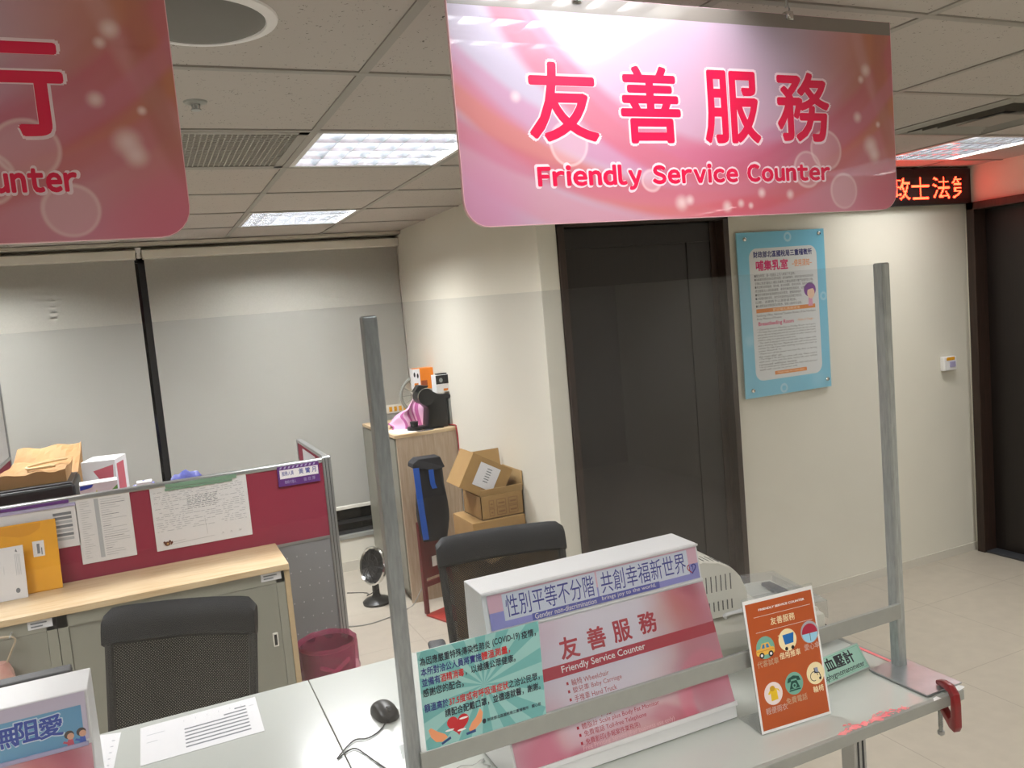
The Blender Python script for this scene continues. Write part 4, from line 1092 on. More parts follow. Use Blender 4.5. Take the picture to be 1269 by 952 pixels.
# ================================================================== BLOOD PRESSURE MACHINE
bpm = thing('blood_pressure_machine', 'off-white arm-in blood pressure machine with rounded vented hood behind the orange sign', 'medical device', (1.46, 1.86, ZD), math.radians(-6))
pl_ = mat('warm_white_plastic', (226, 224, 212), rough=.35, coat=.2)
b = MB(pl_); b.box(-.20, .19, -.13, .13, .002, .085, bev=.012)
b.prism([(-.20, -.15, .085), (.19, -.15, .072), (.19, .10, .098), (-.20, .10, .115)], (0, 0, -.05), bev=.008)
b.build('base', parent=bpm, smooth=True)
# rounded hood: profile seen from the front, lofted along y
P = [(-.25, .10), (-.25, .225), (-.235, .25), (-.20, .264), (-.15, .266), (-.105, .257), (-.065, .236), (-.036, .205), (-.020, .165), (-.014, .10)]
b = MB(pl_); b.prism([(x, -.10, z) for x, z in P], (0, .20, 0), bev=.012); hood = b.build('hood', parent=bpm, smooth=True)
b = MB(mat('vent_slot_grey', (92, 92, 88), rough=.8))
for k in range(7):
    x = -.165+k*.015
    b.box(x, x+.0025, -.1012, -.098, .178, .222); zs_ = next(z0+(z1-z0)*(x+.005-x0)/(x1-x0) for (x0, z0), (x1, z1) in zip(P, P[1:]) if x0 <= x+.005 <= x1 and x1 > x0); b.box(x+.004, x+.0065, -.088, -.040, zs_-.006, zs_+.0006)
b.build('upper_vents', parent=hood); b = MB(mat('vent_slot_grey', (92, 92, 88)))
for k in range(6):
    x = -.145+k*.014; b.box(x, x+.003, -.1012, -.098, .124, .150)
b.build('lower_vents', parent=hood)
b = MB('white'); b.tube([(-.105, -.115, .108), (-.11, -.125, .120), (-.05, -.125, .122), (.0, -.12, .116)], .005, n=8); b.build('arm_grip', parent=bpm, smooth=True)
b = MB('darkgrey'); b.prism([(.05, -.11, .0975), (.15, -.11, .0945), (.165, -.07, .097), (.06, -.07, .1005)], (0, 0, .012), bev=.003); b.box(.13, .16, -.04, .06, .098, .108, bev=.002); b.build('paper_slot', parent=bpm)
b = MB('reddark'); b.text('BLOOD PRESSURE', -.06, -.0, .0985, .1065, -.151); b.build('front_print', parent=bpm)
b = MB('clear'); b.prism([(.03, -.135, .108), (.21, -.135, .098), (.21, .11, .112), (.03, .11, .125)], (0, 0, .004), bev=.001); b.prism([(.206, -.135, .05), (.21, -.135, .05), (.21, .11, .05), (.206, .11, .05)], (0, 0, .05)); b.build('dust_cover', parent=bpm)
b = MB('darkgrey'); b.tube([(.13, -.14, .035), (.15, -.165, .012), (.19, -.16, .008), (.215, -.12, .016), (.20, -.07, .03)], .006, n=8); b.build('power_cable', parent=bpm, smooth=True)
b = MB('black'); b.box(.115, .145, -.155, -.125, .02, .05, bev=.004); b.build('power_plug', parent=bpm)

# ================================================================== THINGS LYING ON THE DESK
def sheet_on(pts, z, label, marks=None, name='paper_sheet'):
    t = MB('paper'); P = [ZP(*p, z) for p in pts]
    n = (P[1]-P[0]).cross(P[2]-P[0])
    if n.z < 0: P = P[::-1]
    t.prism([tuple(p) for p in P], (0, 0, .0006))
    if marks: marks(t, [ZP(*p, z+.0009) for p in pts])
    return tag(t.build(name), label, 'paper')
def bil(P, u, v):   # P: tl, tr, br, bl
    return P[0]*(1-u)*(1-v)+P[1]*u*(1-v)+P[2]*u*v+P[3]*(1-u)*v
def table_marks(t, P):
    t.use('ink')
    for k in range(8):
        v0 = .16+k*.095
        u0 = .36 if k > 1 else .80-.1*k; u1 = .90
        t.poly([tuple(bil(P, u0, v0+.035)), tuple(bil(P, u1, v0+.035)), tuple(bil(P, u1, v0)), tuple(bil(P, u0, v0))])
    t.use('inklight')
    for k in range(6):
        u0 = .36+k*.1
        t.poly([tuple(bil(P, u0, .15)), tuple(bil(P, u0+.004, .15)), tuple(bil(P, u0+.004, .1)), tuple(bil(P, u0, .1))])
    for (a, c_, v0) in ((.05, .14, .45), (.05, .2, .25), (.93, .97, .2)):
        t.poly([tuple(bil(P, a, v0+.015)), tuple(bil(P, c_, v0+.015)), tuple(bil(P, c_, v0)), tuple(bil(P, a, v0))])
sheet_on(((174, 903), (316, 864), (328, 906), (174, 950)), ZD+.0006, 'white printed table sheet lying near the far edge of the desk', table_marks)
def few(t, P):
    t.use('inklight')
    for k in range(5):
        u0 = .62-.05*k; v0 = .2+.17*k
        t.poly([tuple(bil(P, u0, v0+.03)), tuple(bil(P, u0+.16, v0+.03)), tuple(bil(P, u0+.16, v0)), tuple(bil(P, u0, v0))])
sheet_on(((122, 912), (150, 908), (141, 952), (126, 956)), ZD+.0006, 'narrow white paper slip lying right of the left display box', few)
def mouse_obj():
    t = thing('computer_mouse', 'black wired computer mouse lying beside the left screen post', 'mouse', tuple(ZP(477, 886, ZD))[:2]+(ZD,), math.radians(8))
    o = MB('black'); rings = []
    for k in range(9):
        f = k/8; y = -.05+.10*f; w2 = .029*math.sqrt(max(.08, 1-(2*f-1)**4)); hgt = .034*math.sin(PI*(.12+.80*f*.95))**.8
        rings.append([o.bm.verts.new((w2*math.cos(a), y, .001+hgt*max(0, math.sin(a))**.75)) for a in [PI*j/10 for j in range(11)]])
    for a, c2 in zip(rings, rings[1:]):
        for j in range(10): o._face([a[j], a[j+1], c2[j+1], c2[j]])
        o._face([a[0], c2[0], c2[-1], a[-1]])
    o._face(rings[0][::-1]); o._face(rings[-1])
    o.build('shell', parent=t, smooth=True)
    o = MB('darkgrey'); o.cyl((-.004, -.03, .028), (.004, -.03, .028), .007, n=14); o.build('scroll_wheel', parent=t)
    bpy.context.view_layer.update()
    iv = t.matrix_world.inverted()
    pts = [ZP(*p, ZD+.003) for p in ((479, 894), (470, 906), (455, 915), (438, 918), (418, 940), (432, 930), (442, 928), (455, 936), (474, 950), (495, 962))]
    o = MB('black'); o.tube([tuple(iv @ p) for p in pts], .0019, n=6, smooth=5); o.build('cable', parent=t, smooth=True)
mouse_obj()
# clear plastic film and block on the desk at the foot of the left post
p = ZP(482, 938, ZD)
t = MB('clear'); t.box(p.x-.022, p.x+.03, p.y-.03, p.y+.035, ZD+.0006, ZD+.035, bev=.002); tag(t.build('clear_card_holder'), 'small clear plastic holder on the desk behind the left screen post', 'card holder')
o = MB(mat('crumpled_film', (176, 178, 172), rough=.18, coat=.4)); n = 16
x0_, x1_, y0_, y1_ = .40, .575, 1.50, 1.64
g_ = [[o.bm.verts.new((x0_+(x1_-x0_)*i/n+.006*math.sin(j*1.7), y0_+(y1_-y0_)*j/n+.006*math.sin(i*1.3), ZD+.004+.022*abs(math.sin(i*.9+j*.35))*abs(math.sin(j*.55+i*.2))*math.sin(PI*min(1, max(0, i/n)))*math.sin(PI*j/n))) for j in range(n+1)] for i in range(n+1)]
for i in range(n):
    for j in range(n): o._face([g_[i][j], g_[i+1][j], g_[i+1][j+1], g_[i][j+1]])
f_ = o.build('plastic_wrap', smooth=True)
md = f_.modifiers.new('thickness', 'SOLIDIFY'); md.thickness = .001
tag(f_, 'crumpled grey clear plastic wrap lying left of the middle display box', 'plastic wrap')
# monitor behind the left display box
mn = thing('computer_monitor', 'dark grey computer monitor whose top edge shows behind the left display box', 'monitor', (-.47, 1.93, ZD))
p0 = YP(88, 826, 1.93)
b = MB('darkgrey'); b.box(-.27, p0.x+.47, -.02, .02, .09, p0.z-ZD, bev=.004); b.build('screen_case', parent=mn)
b = MB('black'); b.box(-.04, .04, -.012, .012, .01, .2); b.box(-.11, .11, -.08, .08, .0005, .012, bev=.003); b.build('stand', parent=mn)

# ================================================================== OFFICE CHAIRS
def make_chair():
    """local origin on the floor under the seat; the sitter looks along -y"""
    t = thing('office_chair', 'x', 'chair')
    hw = .215; zb, zh, zt2 = .50, .815, .93
    def back_pt(x, z):
        f = (z-zb)/(zt2-zb); return Vector((x, .20+.10*f+.03*(1-(x/hw)**2)-.0, z))
    # frame around the netting
    b = MB('black'); 
    P = []
    for k in range(5): P.append(back_pt(-hw*(.96+.04*k/4), zb+(zt2-.075-zb)*k/4))
    b.tube(P, .013, n=8, smooth=3); P2 = [Vector((-p.x, p.y, p.z)) for p in P]; b.tube(P2, .013, n=8, smooth=3)
    b.tube([back_pt(-hw*.96+hw*1.92*k/8, zb) for k in range(9)], .012, n=8, smooth=2)
    b.build('back_frame', parent=t, smooth=True)
    o = MB('net'); n = 14; m_ = 8
    G = [[o.bm.verts.new(back_pt((-hw+2*hw*i/n)*(.96+.03*j/m_), zb+(zh-zb)*j/m_)) for j in range(m_+1)] for i in range(n+1)]
    for i in range(n):
        for j in range(m_): o._face([G[i][j], G[i+1][j], G[i+1][j+1], G[i][j+1]])
    o.build('mesh_back', parent=t, smooth=True)
    # padded head band
    o = MB('softblack'); A1 = []; n = 20
    prof = [(.0, 0), (-.017, .012), (-.02, .05), (-.018, .095), (0, .115), (.012, .10), (.014, .05), (.01, .01)]
    for i in range(n+1):
        x = -hw*1.06+2.12*hw*i/n; e = 1-max(0, (abs(x)/(hw*1.06)-.84)/.16)**2.6*.20
        A1.append([o.bm.verts.new(back_pt(x, zh+dz*(e if dz > .06 else 1))+Vector((0, dy, 0))) for dy, dz in prof])
    for a, c2 in zip(A1, A1[1:]):
        for j in range(len(prof)): o._face([a[j], c2[j], c2[(j+1) % len(prof)], a[(j+1) % len(prof)]])
    o._face(A1[0]); o._face(A1[-1][::-1]); bmesh.ops.recalc_face_normals(o.bm, faces=list(o.bm.faces))
    o.build('head_band', parent=t, smooth=True)
    b = MB('softblack'); b.box(-.23, .23, -.24, .21, .42, .49, bev=.03, seg=3); b.build('seat', parent=t, smooth=True)
    b = MB('black'); b.box(-.03, .03, .16, .27, .40, .43); b.tube([(0, .20, .41), (0, .275, .43), (0, .262, .52)], .016, n=8); b.build('back_bracket', parent=t)
    for s in (-1, 1):
        b = MB('black'); b.tube([(s*.22, -.02, .44), (s*.27, -.02, .45), (s*.275, -.02, .58)], .013, n=8); arm = b.build('arm_post', parent=t, smooth=True)
        b = MB('darkgrey'); b.box(s*.275-.028, s*.275+.028, -.12, .11, .58, .605, bev=.011, seg=3); b.build('arm_pad', parent=arm, smooth=True)
    b = MB('chrome'); b.cyl((0, 0, .10), (0, 0, .42), .025, .022, n=16); b.build('gas_lift', parent=t, smooth=True)
    b = MB('black'); b.cyl((0, 0, .07), (0, 0, .13), .04, .03, n=16)
    for k in range(5):
        a = 2*PI*k/5+.3; b.tube([(0, 0, .10), (.15*math.cos(a), .15*math.sin(a), .09), (.28*math.cos(a), .28*math.sin(a), .07)], .017, n=8, smooth=2)
    b.build('star_base', parent=t, smooth=True)
    for k in range(5):
        a = 2*PI*k/5+.3; p = Vector((.28*math.cos(a), .28*math.sin(a), .027)); d = Vector((-math.sin(a), math.cos(a), 0))*.018
        b = MB('black'); b.cyl(p-d, p+d, .027, n=16); b.cyl(p, p+Vector((0, 0, .045)), .008, n=8); b.build('caster', parent=t, smooth=True)
    return t
ch = make_chair()
a_ = YP(134, 748, 2.90); c_ = YP(314, 741, 2.66)
def place_chair(o, L, Rr, label, zt2=.93):
    mid = (L+Rr)/2; d = (Rr-L); ang = math.atan2(d.y, d.x)
    o.rotation_euler = (0, 0, ang)
    offs = Matrix.Rotation(ang, 3, 'Z') @ Vector((0, .30, 0))
    s = math.hypot(d.x, d.y)/.43
    o.scale = (s, 1, (mid.z+.008)/zt2)
    o.location = (mid.x-offs.x, mid.y-offs.y, 0); o['label'] = label; o['group'] = 'black mesh office chairs'
ch2 = copy_tree(ch)
place_chair(ch, YP(134, 752, 2.83), YP(313, 746, 2.64), 'black mesh-backed office chair standing in front of the grey cabinets on the left')
place_chair(ch2, YP(543, 668, 2.95), YP(692, 649, 2.86), 'black mesh-backed office chair in front of the cardboard boxes')

# ================================================================== CUBICLE PARTITION
YP_ = 3.95
pt = thing('cubicle_partition', 'maroon and grey office partition with aluminium frame behind the low cabinets', 'partition', (0, YP_, 0))
xl, xr, zt = -1.7, .742, 1.112
b = MB('maroon'); b.box(xl, xr-.03, -.014, .014, .735, zt-.018); b.build('fabric_panel', parent=pt)
b = MB('alu'); b.box(xl, xr, -.02, .02, zt-.02, zt, bev=.004); b.box(xl, xr-.03, -.016, .016, .724, .737); b.build('top_rail', parent=pt)
b = MB('perf'); b.box(xl, xr-.03, -.012, .012, .06, .724)
b.use(mat('punched_hole_light', (196, 196, 196)))
for i in range(5):
    for j in range(8):
        x = .50+i*.045+(.01 if j % 2 else 0); z = .66-j*.075; b.rect(x, x+.004, z, z+.006, -.0125)
b.build('lower_panel', parent=pt)
b = MB('alu'); b.box(xr-.03, xr+.012, -.022, .022, 0, zt+.006, bev=.004)
b.use('darkgrey'); b.box(xr-.018, xr-.015, -.0228, -.02, 0, zt); b.box(xr-.003, xr+.0, -.0228, -.02, 0, zt); b.box(xr+.0115, xr+.0128, -.006, .006, 0, zt)
b.build('end_post', parent=pt)
pt2 = thing('return_partition', 'short partition running back toward the window from the end post of the maroon partition', 'partition', (0, 0, 0))
b = MB('maroon'); b.box(xr-.014, xr+.006, YP_+.03, 4.70, .06, zt-.012); b.build('fabric_panel', parent=pt2)
b = MB('alu'); b.box(xr-.018, xr+.010, YP_+.024, 4.72, zt-.014, zt+.004, bev=.003); b.box(xr-.018, xr+.010, 4.70, 4.72, 0, zt, bev=.002); b.build('frame', parent=pt2)
b = MB('paper'); b.box(xr-.0165, xr-.0145, 4.2, 4.55, .85, zt-.03); b.build('pinned_sheet', parent=pt2)
pt3 = thing('side_partition', 'tall white-topped maroon partition at the far left edge by the blinds', 'partition', (0, 0, 0))
b = MB('white'); b.box(-.775, -.75, 4.1, 5.30, 1.165, 1.62); b.build('white_board', parent=pt3)
b = MB('maroon'); b.box(-.775, -.75, 4.1, 5.30, .05, 1.150); b.build('fabric_panel', parent=pt3)
b = MB('alu'); b.box(-.782, -.743, 4.1, 5.30, 1.150, 1.165); b.box(-.782, -.743, 5.30, 5.32, 0, 1.62); b.build('frame', parent=pt3)

# papers pinned on the partition
YQ = YP_-.018
def pinned(pts, label, marks=None, name='pinned_paper', m='paper'):
    S = Sheet((YP(*pts[3], YQ).x, YQ, YP(*pts[3], YQ).z), (1, 0, 0), (0, 0, 1))
    q = [S.uv(*p) for p in pts]
    W_ = max(a for a, _ in q); H_ = max(b_ for _, b_ in q)
    t = thing(name, label, 'paper'); t.matrix_world = S.m
    o = MB(m); o.box(0, W_, 0, .0008, 0, H_)
    if marks: marks(o, W_, H_)
    o.build('sheet', parent=t)
    return S, t, W_, H_
def chart(o, W_, H_):
    random.seed(3); o.use('inklight')
    for r in range(20):
        z = H_*(.90-r*.032)
        x = .03*W_
        while x < .95*W_:
            l = random.uniform(.004, .03)
            if random.random() < .72: o.rect(x, min(x+l, .96*W_), z, z+.0028, -.0006)
            x += l+random.uniform(.002, .012)
    o.use('ink')
    for r in range(8):
        z = H_*(.78-r*.028); x = .36*W_
        while x < .66*W_:
            l = random.uniform(.004, .02)
            o.rect(x, x+l, z, z+.0022, -.0008); x += l+.005
    for x, l in ((.68, .05), (.77, .05), (.86, .07)):
        strokes(o, [(x*W_+k*.004, H_*(.10+.03*(k % 2))) for k in range(int(l*60))], .0012, -.0008)
    strokes(o, [(.52*W_, .40*H_), (.53*W_, .15*H_)], .001, -.0008); strokes(o, [(.1*W_, .10*H_), (.3*W_, .12*H_)], .001, -.0008); strokes(o, [(.1*W_, .07*H_), (.6*W_, .10*H_)], .001, -.0008)
S, t, W_, H_ = pinned(((185, 606), (303, 587), (313, 661), (195, 684)), 'large white organisation chart sheet pinned on the maroon partition under a green strip', chart)
o = MB(mat('magnet_bear_brown', (96, 52, 36), rough=.5)); o.ell((.045, .028), .012, .010, -.0035); o.ell((.034, .036), .005, .005, -.0035); o.ell((.056, .038), .005, .005, -.0035); o.pl([(.058, .02), (.068, .028), (.068, .038), (.058, .034)], -.0035); o.use('kraftin').ell((.047, .028), .005, .005, -.004); o.use(mat('magnet_bear_brown', (96, 52, 36))); o.cyl((.045, -.0032, .028), (.045, -.0006, .028), .010, n=14)
tag(o.build('paper_magnet'), 'small brown round magnet at the lower left corner of the organisation chart sheet', 'magnet').matrix_world = S.m
o = MB('green'); o.box(.16*W_, .90*W_, -.006, -.001, H_-.012, H_+.006, bev=.0015); o.box(.15*W_, .85*W_, -.004, -.001, H_-.024, H_-.014, bev=.001)
tag(o.build('magnet_strip'), 'pale green magnetic strip along the top of the organisation chart sheet', 'magnet').matrix_world = S.m
def form(o, W_, H_):
    random.seed(5)
    o.use('inklight'); o.rect(.34*W_, .42*W_, .06*H_, .96*H_, -.0006)
    for r in range(26):
        z = H_*(.93-r*.034); o.use('inklight')
        o.rect(.08*W_, (.08+random.uniform(.06, .2))*W_, z, z+.002, -.0006); o.use('ink' if r % 5 == 2 else 'inklight'); o.rect(.45*W_, (.45+random.uniform(.1, .48))*W_, z, z+.0022, -.0006)
pinned(((97, 618), (160, 611), (167, 690), (103, 700)), 'tall grey printed list pinned on the maroon partition left of the organisation chart', form)
def form2(o, W_, H_):
    o.use('ink')
    for r in range(7): z = H_*(.70-r*.09); o.rect(.70*W_, .93*W_, z, z+.012, -.0006); o.use('inklight' if r % 2 else 'ink')
S, t, W_, H_ = pinned(((-6, 634), (93, 620), (99, 679), (0, 693)), 'white paper behind the yellow envelope on the maroon partition', form2)
o = MB('purple'); o.box(.05*W_, .92*W_, -.006, -.001, H_-.010, H_+.004, bev=.0015); o.use('lav'); o.box(.0, 1.0*W_, -.005, -.001, H_-.026, H_-.012, bev=.0015)
tag(o.build('magnet_strip'), 'purple and lavender magnetic strip above the yellow envelope on the partition', 'magnet').matrix_world = S.m
# name plate
S = Sheet((YP(345.5, 604, YQ).x, YQ, YP(345.5, 604, YQ).z), (1, 0, 0), (0, 0, 1))
q1 = S.uv(397, 596); q2 = S.uv(396, 571)
npl = thing('name_plate', 'purple and white staff name plate at the right end of the maroon partition', 'name plate'); npl.matrix_world = S.m
W_, H_ = q1[0], q2[1]
b = MB('purple'); b.box(0, W_, -.006, 0, 0, H_, bev=.001); b.use('text_white'); b.rect(.05*W_, .97*W_, .38*H_, .82*H_, -.0064)
b.use('lav')
for k in range(9): b.pl([(.05*W_+k*.1*W_, .87*H_), (.09*W_+k*.1*W_, .87*H_), (.12*W_+k*.1*W_, .97*H_), (.08*W_+k*.1*W_, .97*H_)], -.0066)
b.use('text_navy').text('服務人員', .10*W_, .38*W_, .52*H_, .74*H_, -.0068, .01); b.text('黃 鸞 月', .50*W_, .92*W_, .50*H_, .78*H_, -.0068, .01)
b.use('lav').text('職務代理人', .15*W_, .42*W_, .12*H_, .28*H_, -.0068); b.text('吳 欣 萍', .60*W_, .88*W_, .12*H_, .30*H_, -.0068)
b.build('plate', parent=npl)

# ================================================================== LOW CABINETS
CY0, CY1, CZ = 3.555, 3.925, .75
cx1 = .455
wt = MB('oak'); wt.box(-1.7, cx1, CY0-.012, CY1+.002, CZ-.026, CZ, bev=.002); wt.use('oakedge'); wt.box(cx1-.022, cx1, CY0-.004, CY1, .0, CZ-.026)
tag(wt.build('cabinet_worktop'), 'pale wood worktop with end board laid over the low grey cabinets', 'worktop')
def cabinet(x0, x1, label):
    t = thing('low_cabinet', label, 'cabinet', (x0, CY0, 0), 0, 'low grey metal cabinets'); W_ = x1-x0; zt = CZ-.027
    b = MB('cabinet'); b.box(0, W_, .012, CY1-CY0, .0, zt); b.box(0, W_, 0, .014, zt-.05, zt); b.box(0, .035, 0, .014, 0, zt); b.box(W_-.035, W_, 0, .014, 0, zt); b.box(0, W_, 0, .014, 0, .06); b.build('body', parent=t)
    b = MB(mat('cabinet_door_paint', (138, 137, 125), rough=.4, noise=.03)); b.box(.036, W_*.52, .006, .016, .062, zt-.051, bev=.001); d = b.build('sliding_door', parent=t)
    b = MB(mat('cabinet_door_paint', (150, 149, 136))); b.box(W_*.48, W_-.036, .001, .012, .062, zt-.051, bev=.001); d2_ = b.build('sliding_door', parent=t)
    for dd, x in ((d, .055), (d2_, W_-.075)):
        b = MB('offwhite'); b.box(x, x+.022, -.003, .008, .40, .46, bev=.002); b.use('black'); b.box(x+.005, x+.017, -.0036, -.002, .407, .453); b.build('recessed_pull', parent=dd)
    b = MB('paper'); b.box(W_-.095, W_-.012, -.0015, -.0002, zt-.034, zt-.002); b.use('ink'); b.rect(W_-.085, W_-.03, zt-.014, zt-.009, -.0032); b.rect(W_-.085, W_-.045, zt-.026, zt-.021, -.0032); b.build('label_strip', parent=t)
    return t
cabinet(-.425, cx1-.023, 'grey metal sliding-door cabinet right behind the left office chair')
cabinet(-1.28, -.428, 'grey metal sliding-door cabinet at the left edge behind the hanging bag')
# yellow envelope and white envelope leaning on the worktop
YE = CY1-.07
S = Sheet(tuple(YP(6, 742, YE)), (1, 0, 0), (0, .20, 1)); S.O.z = CZ+.001; S.m.translation = S.O
ye = thing('manila_envelope', 'bright yellow envelope leaning against the maroon partition on the worktop', 'envelope'); ye.matrix_world = S.m
q = [S.uv(*p) for p in ((1, 652), (73, 643), (78, 727))]
W_, H_ = q[2][0], (q[0][1]+q[1][1])/2
b = MB('yellow'); b.box(-.004, W_, 0, .008, 0, H_, bev=.003)
b.use(mat('manila_flap', (214, 148, 22), rough=.6)); b.pl([(0, H_-.006), (.0, H_-.035), (W_*.35, H_-.055), (W_*.55, H_-.05), (W_*.72, H_-.03), (W_*.74, H_-.006)], -.0006)
b.use('paper'); b.rect(W_*.56, W_*.76, H_*.50, H_*.72, -.0009); b.use('ink'); b.rect(W_*.63, W_*.68, H_*.54, H_*.68, -.0012); b.rect(W_*.70, W_*.72, H_*.52, H_*.62, -.0012)
b.build('envelope_body', parent=ye)
YE2 = YE-.045
S = Sheet(tuple(YP(-6, 746, YE2)), (1, 0, 0), (0, .20, 1)); S.O.z = CZ+.001; S.m.translation = S.O
we = thing('white_envelope', 'white letter envelope leaning in front of the yellow envelope', 'envelope'); we.matrix_world = S.m
q = [S.uv(*p) for p in ((30, 675), (35, 738))]
W_, H_ = q[1][0], q[0][1]
b = MB('paper'); b.box(0, W_, 0, .004, 0, H_, bev=.001); b.use('inklight')
for k in range(4): b.rect(W_*(.72+k*.045), W_*(.735+k*.045), H_*.45, H_*.85, -.0008)
b.rect(W_*.35, W_*.36, H_*.5, H_*.65, -.0008); b.use('ink'); b.ell((W_*.72, H_*.16), .008, .010, -.0008); b.pl([(W_*.74, H_*.9), (W_*.82, H_*.88), (W_*.78, H_*.95)], -.0008)
b.build('envelope_body', parent=we)
# bag hanging at the left edge in front of the cabinet
tb_ = thing('carrier_bag', 'small pinkish plastic carrier bag hanging on the left cabinet front at the picture edge', 'bag', (0, CY0-.05, 0))
q0 = YP(0, 842, CY0-.05); q1 = YP(17, 815, CY0-.05); q2 = YP(20, 787, CY0-.05)
o = MB(mat('blush_plastic', (214, 176, 160), rough=.4, col2=(186, 130, 120), nscale=14)); rings = []
for k in range(7):
    f = k/6; z = q0.z-.16+f*.22; r = .085*(.75+.35*math.sin(PI*f)); rings.append([o.bm.verts.new((q1.x-.085+r*(1+.08*math.sin(5*a+k))*math.cos(a), .045*(.7+.4*math.sin(PI*f))*math.sin(a), z)) for a in [2*PI*j/16 for j in range(16)]])
for a, c2 in zip(rings, rings[1:]):
    for j in range(16): o._face([a[j], a[(j+1) % 16], c2[(j+1) % 16], c2[j]])
o._face(rings[0][::-1]); o._face(rings[-1]); o.build('bag_body', parent=tb_, smooth=True)
o = MB(mat('bag_handle', (176, 160, 134), rough=.6)); zb = q0.z+.055
o.tube([(q1.x-.12, 0, zb), (q1.x-.105, 0, zb+.09), (q2.x-.035, 0, q2.z), (q2.x-.005, 0, q2.z-.015), (q1.x+.0, 0, zb+.05), (q1.x-.03, 0, zb-.01)], .004, n=6); o.build('handle', parent=tb_, smooth=True)
o = MB('galv'); o.cyl((q2.x-.02, .045, q2.z-.002), (q2.x-.02, -.012, q2.z-.002), .003, n=8); o.build('hook', parent=tb_)

# ================================================================== STACK BEYOND THE PARTITION
dk2 = thing('rear_desk', 'grey desk beyond the maroon partition, hidden under bags and boxes', 'desk', (0, 0, 0))
b = MB('grey'); b.box(-.73, .60, 4.02, 4.72, .715, .74, bev=.003); b.build('desktop', parent=dk2)
for x in (-.70, .57):
    b = MB('grey'); b.box(x-.02, x+.02, 4.06, 4.68, 0, .715); b.build('leg', parent=dk2)
pr = thing('printer', 'black desktop printer beyond the partition under the kraft paper bags', 'printer', (0, 4.15, .74))
xa_, xb_ = -.70, -.352
b = MB('black'); b.box(xa_, xb_, 0, .34, .0, .395, bev=.012); b.build('body', parent=pr)
b = MB('darkgrey'); b.box(xa_+.04, xb_-.06, -.003, .02, .30, .335, bev=.003); b.build('paper_slot', parent=pr)
b = MB('darkgrey'); b.box(xa_+.01, xb_-.01, .01, .33, .395, .402, bev=.002); b.build('lid', parent=pr)
zp = .74+.403
def bagflat(x0, x1, y0, y1, z, h, label, handle=True, lip=0.0, seed=1):
    t = thing('paper_bag', label, 'paper bag', (0, 0, 0)); random.seed(seed); o = MB('bagkraft'); n, m_ = 12, 8
    def top(i, j): return z+h*(.75+.25*j/m_)+.006*math.sin(i*1.1+j*.8)+random.uniform(-.002, .002)
    G = [[o.bm.verts.new((x0+(x1-x0)*i/n+.12*(x1-x0)*j/m_*(1 if i < n else .5), y0+(y1-y0)*j/m_, top(i, j))) for j in range(m_+1)] for i in range(n+1)]
    L0 = [[o.bm.verts.new((x0+(x1-x0)*i/n, y0+(y1-y0)*j/m_, z)) for j in range(m_+1)] for i in range(n+1)]
    for i in range(n):
        for j in range(m_):
            o._face([G[i][j], G[i+1][j], G[i+1][j+1], G[i][j+1]]); o._face([L0[i][j+1], L0[i+1][j+1], L0[i+1][j], L0[i][j]])
        o._face([L0[i][0], L0[i+1][0], G[i+1][0], G[i][0]]); o._face([G[i][m_], G[i+1][m_], L0[i+1][m_], L0[i][m_]])
    for j in range(m_):
        o._face([L0[0][j+1], L0[0][j], G[0][j], G[0][j+1]]); o._face([L0[n][j], L0[n][j+1], G[n][j+1], G[n][j]])
    o.build('bag_body', parent=t)
    if handle:
        o = MB(mat('twisted_paper_handle', (214, 186, 140), rough=.7)); w2 = x1-x0
        zz = z+h+.010
        o.tube([(x0+w2*1.02, y0+(y1-y0)*.45, zz+.004), (x0+w2*.75, y0+(y1-y0)*.42, zz), (x0+w2*.5, y0+(y1-y0)*.30, zz-.004), (x0+w2*.42, y0+(y1-y0)*.18, zz-.008), (x0+w2*.5, y0+(y1-y0)*.10, zz-.012), (x0+w2*.85, y0+(y1-y0)*.12, zz-.012)], .006, n=6, smooth=4)
        o.build('handle', parent=t, smooth=True)
    return t
bagflat(-.655, -.385, 4.20, 4.47, zp, .075, 'brown kraft paper bag with rope handle lying on the black printer', True, seed=2)
bagflat(-.66, -.36, 4.505, 4.68, .742, .52, 'crumpled brown kraft paper bag standing behind the one with a rope handle', False, seed=4)
def carton(name, label, c0, size, ang, m, extra=None, cat='box', group=None):
    t = thing(name, label, cat, c0, ang, group); b = MB(m); sx, sy, sz = size; b.box(-sx/2, sx/2, -sy/2, sy/2, 0, sz, bev=.0015); bo = b.build('carton', parent=t)
    if extra: extra(t, sx, sy, sz)
    return t
def wb(t, sx, sy, sz):
    b = MB(mat('box_pink_red', (196, 90, 104), rough=.5)); b.pl([(sx/2-.10, sz*.9), (sx/2-.01, sz*.95), (sx/2-.02, sz*.6)], -sy/2-.0008); b.box(sx/2+.0004, sx/2+.001, -sy/2+.02, sy/2-.05, sz*.45, sz*.95); b.use('inklight'); b.rect(-sx/2+.01, -sx/2+.06, sz*.72, sz*.76, -sy/2-.0008); b.rect(-sx/2+.01, -sx/2+.05, sz*.64, sz*.67, -sy/2-.0008); b.build('print', parent=t)
carton('small_carton', 'white and pink printed carton beside the kraft paper bags', (-.235, 4.38, .742), (.15, .18, .46), math.radians(-14), 'white', wb)
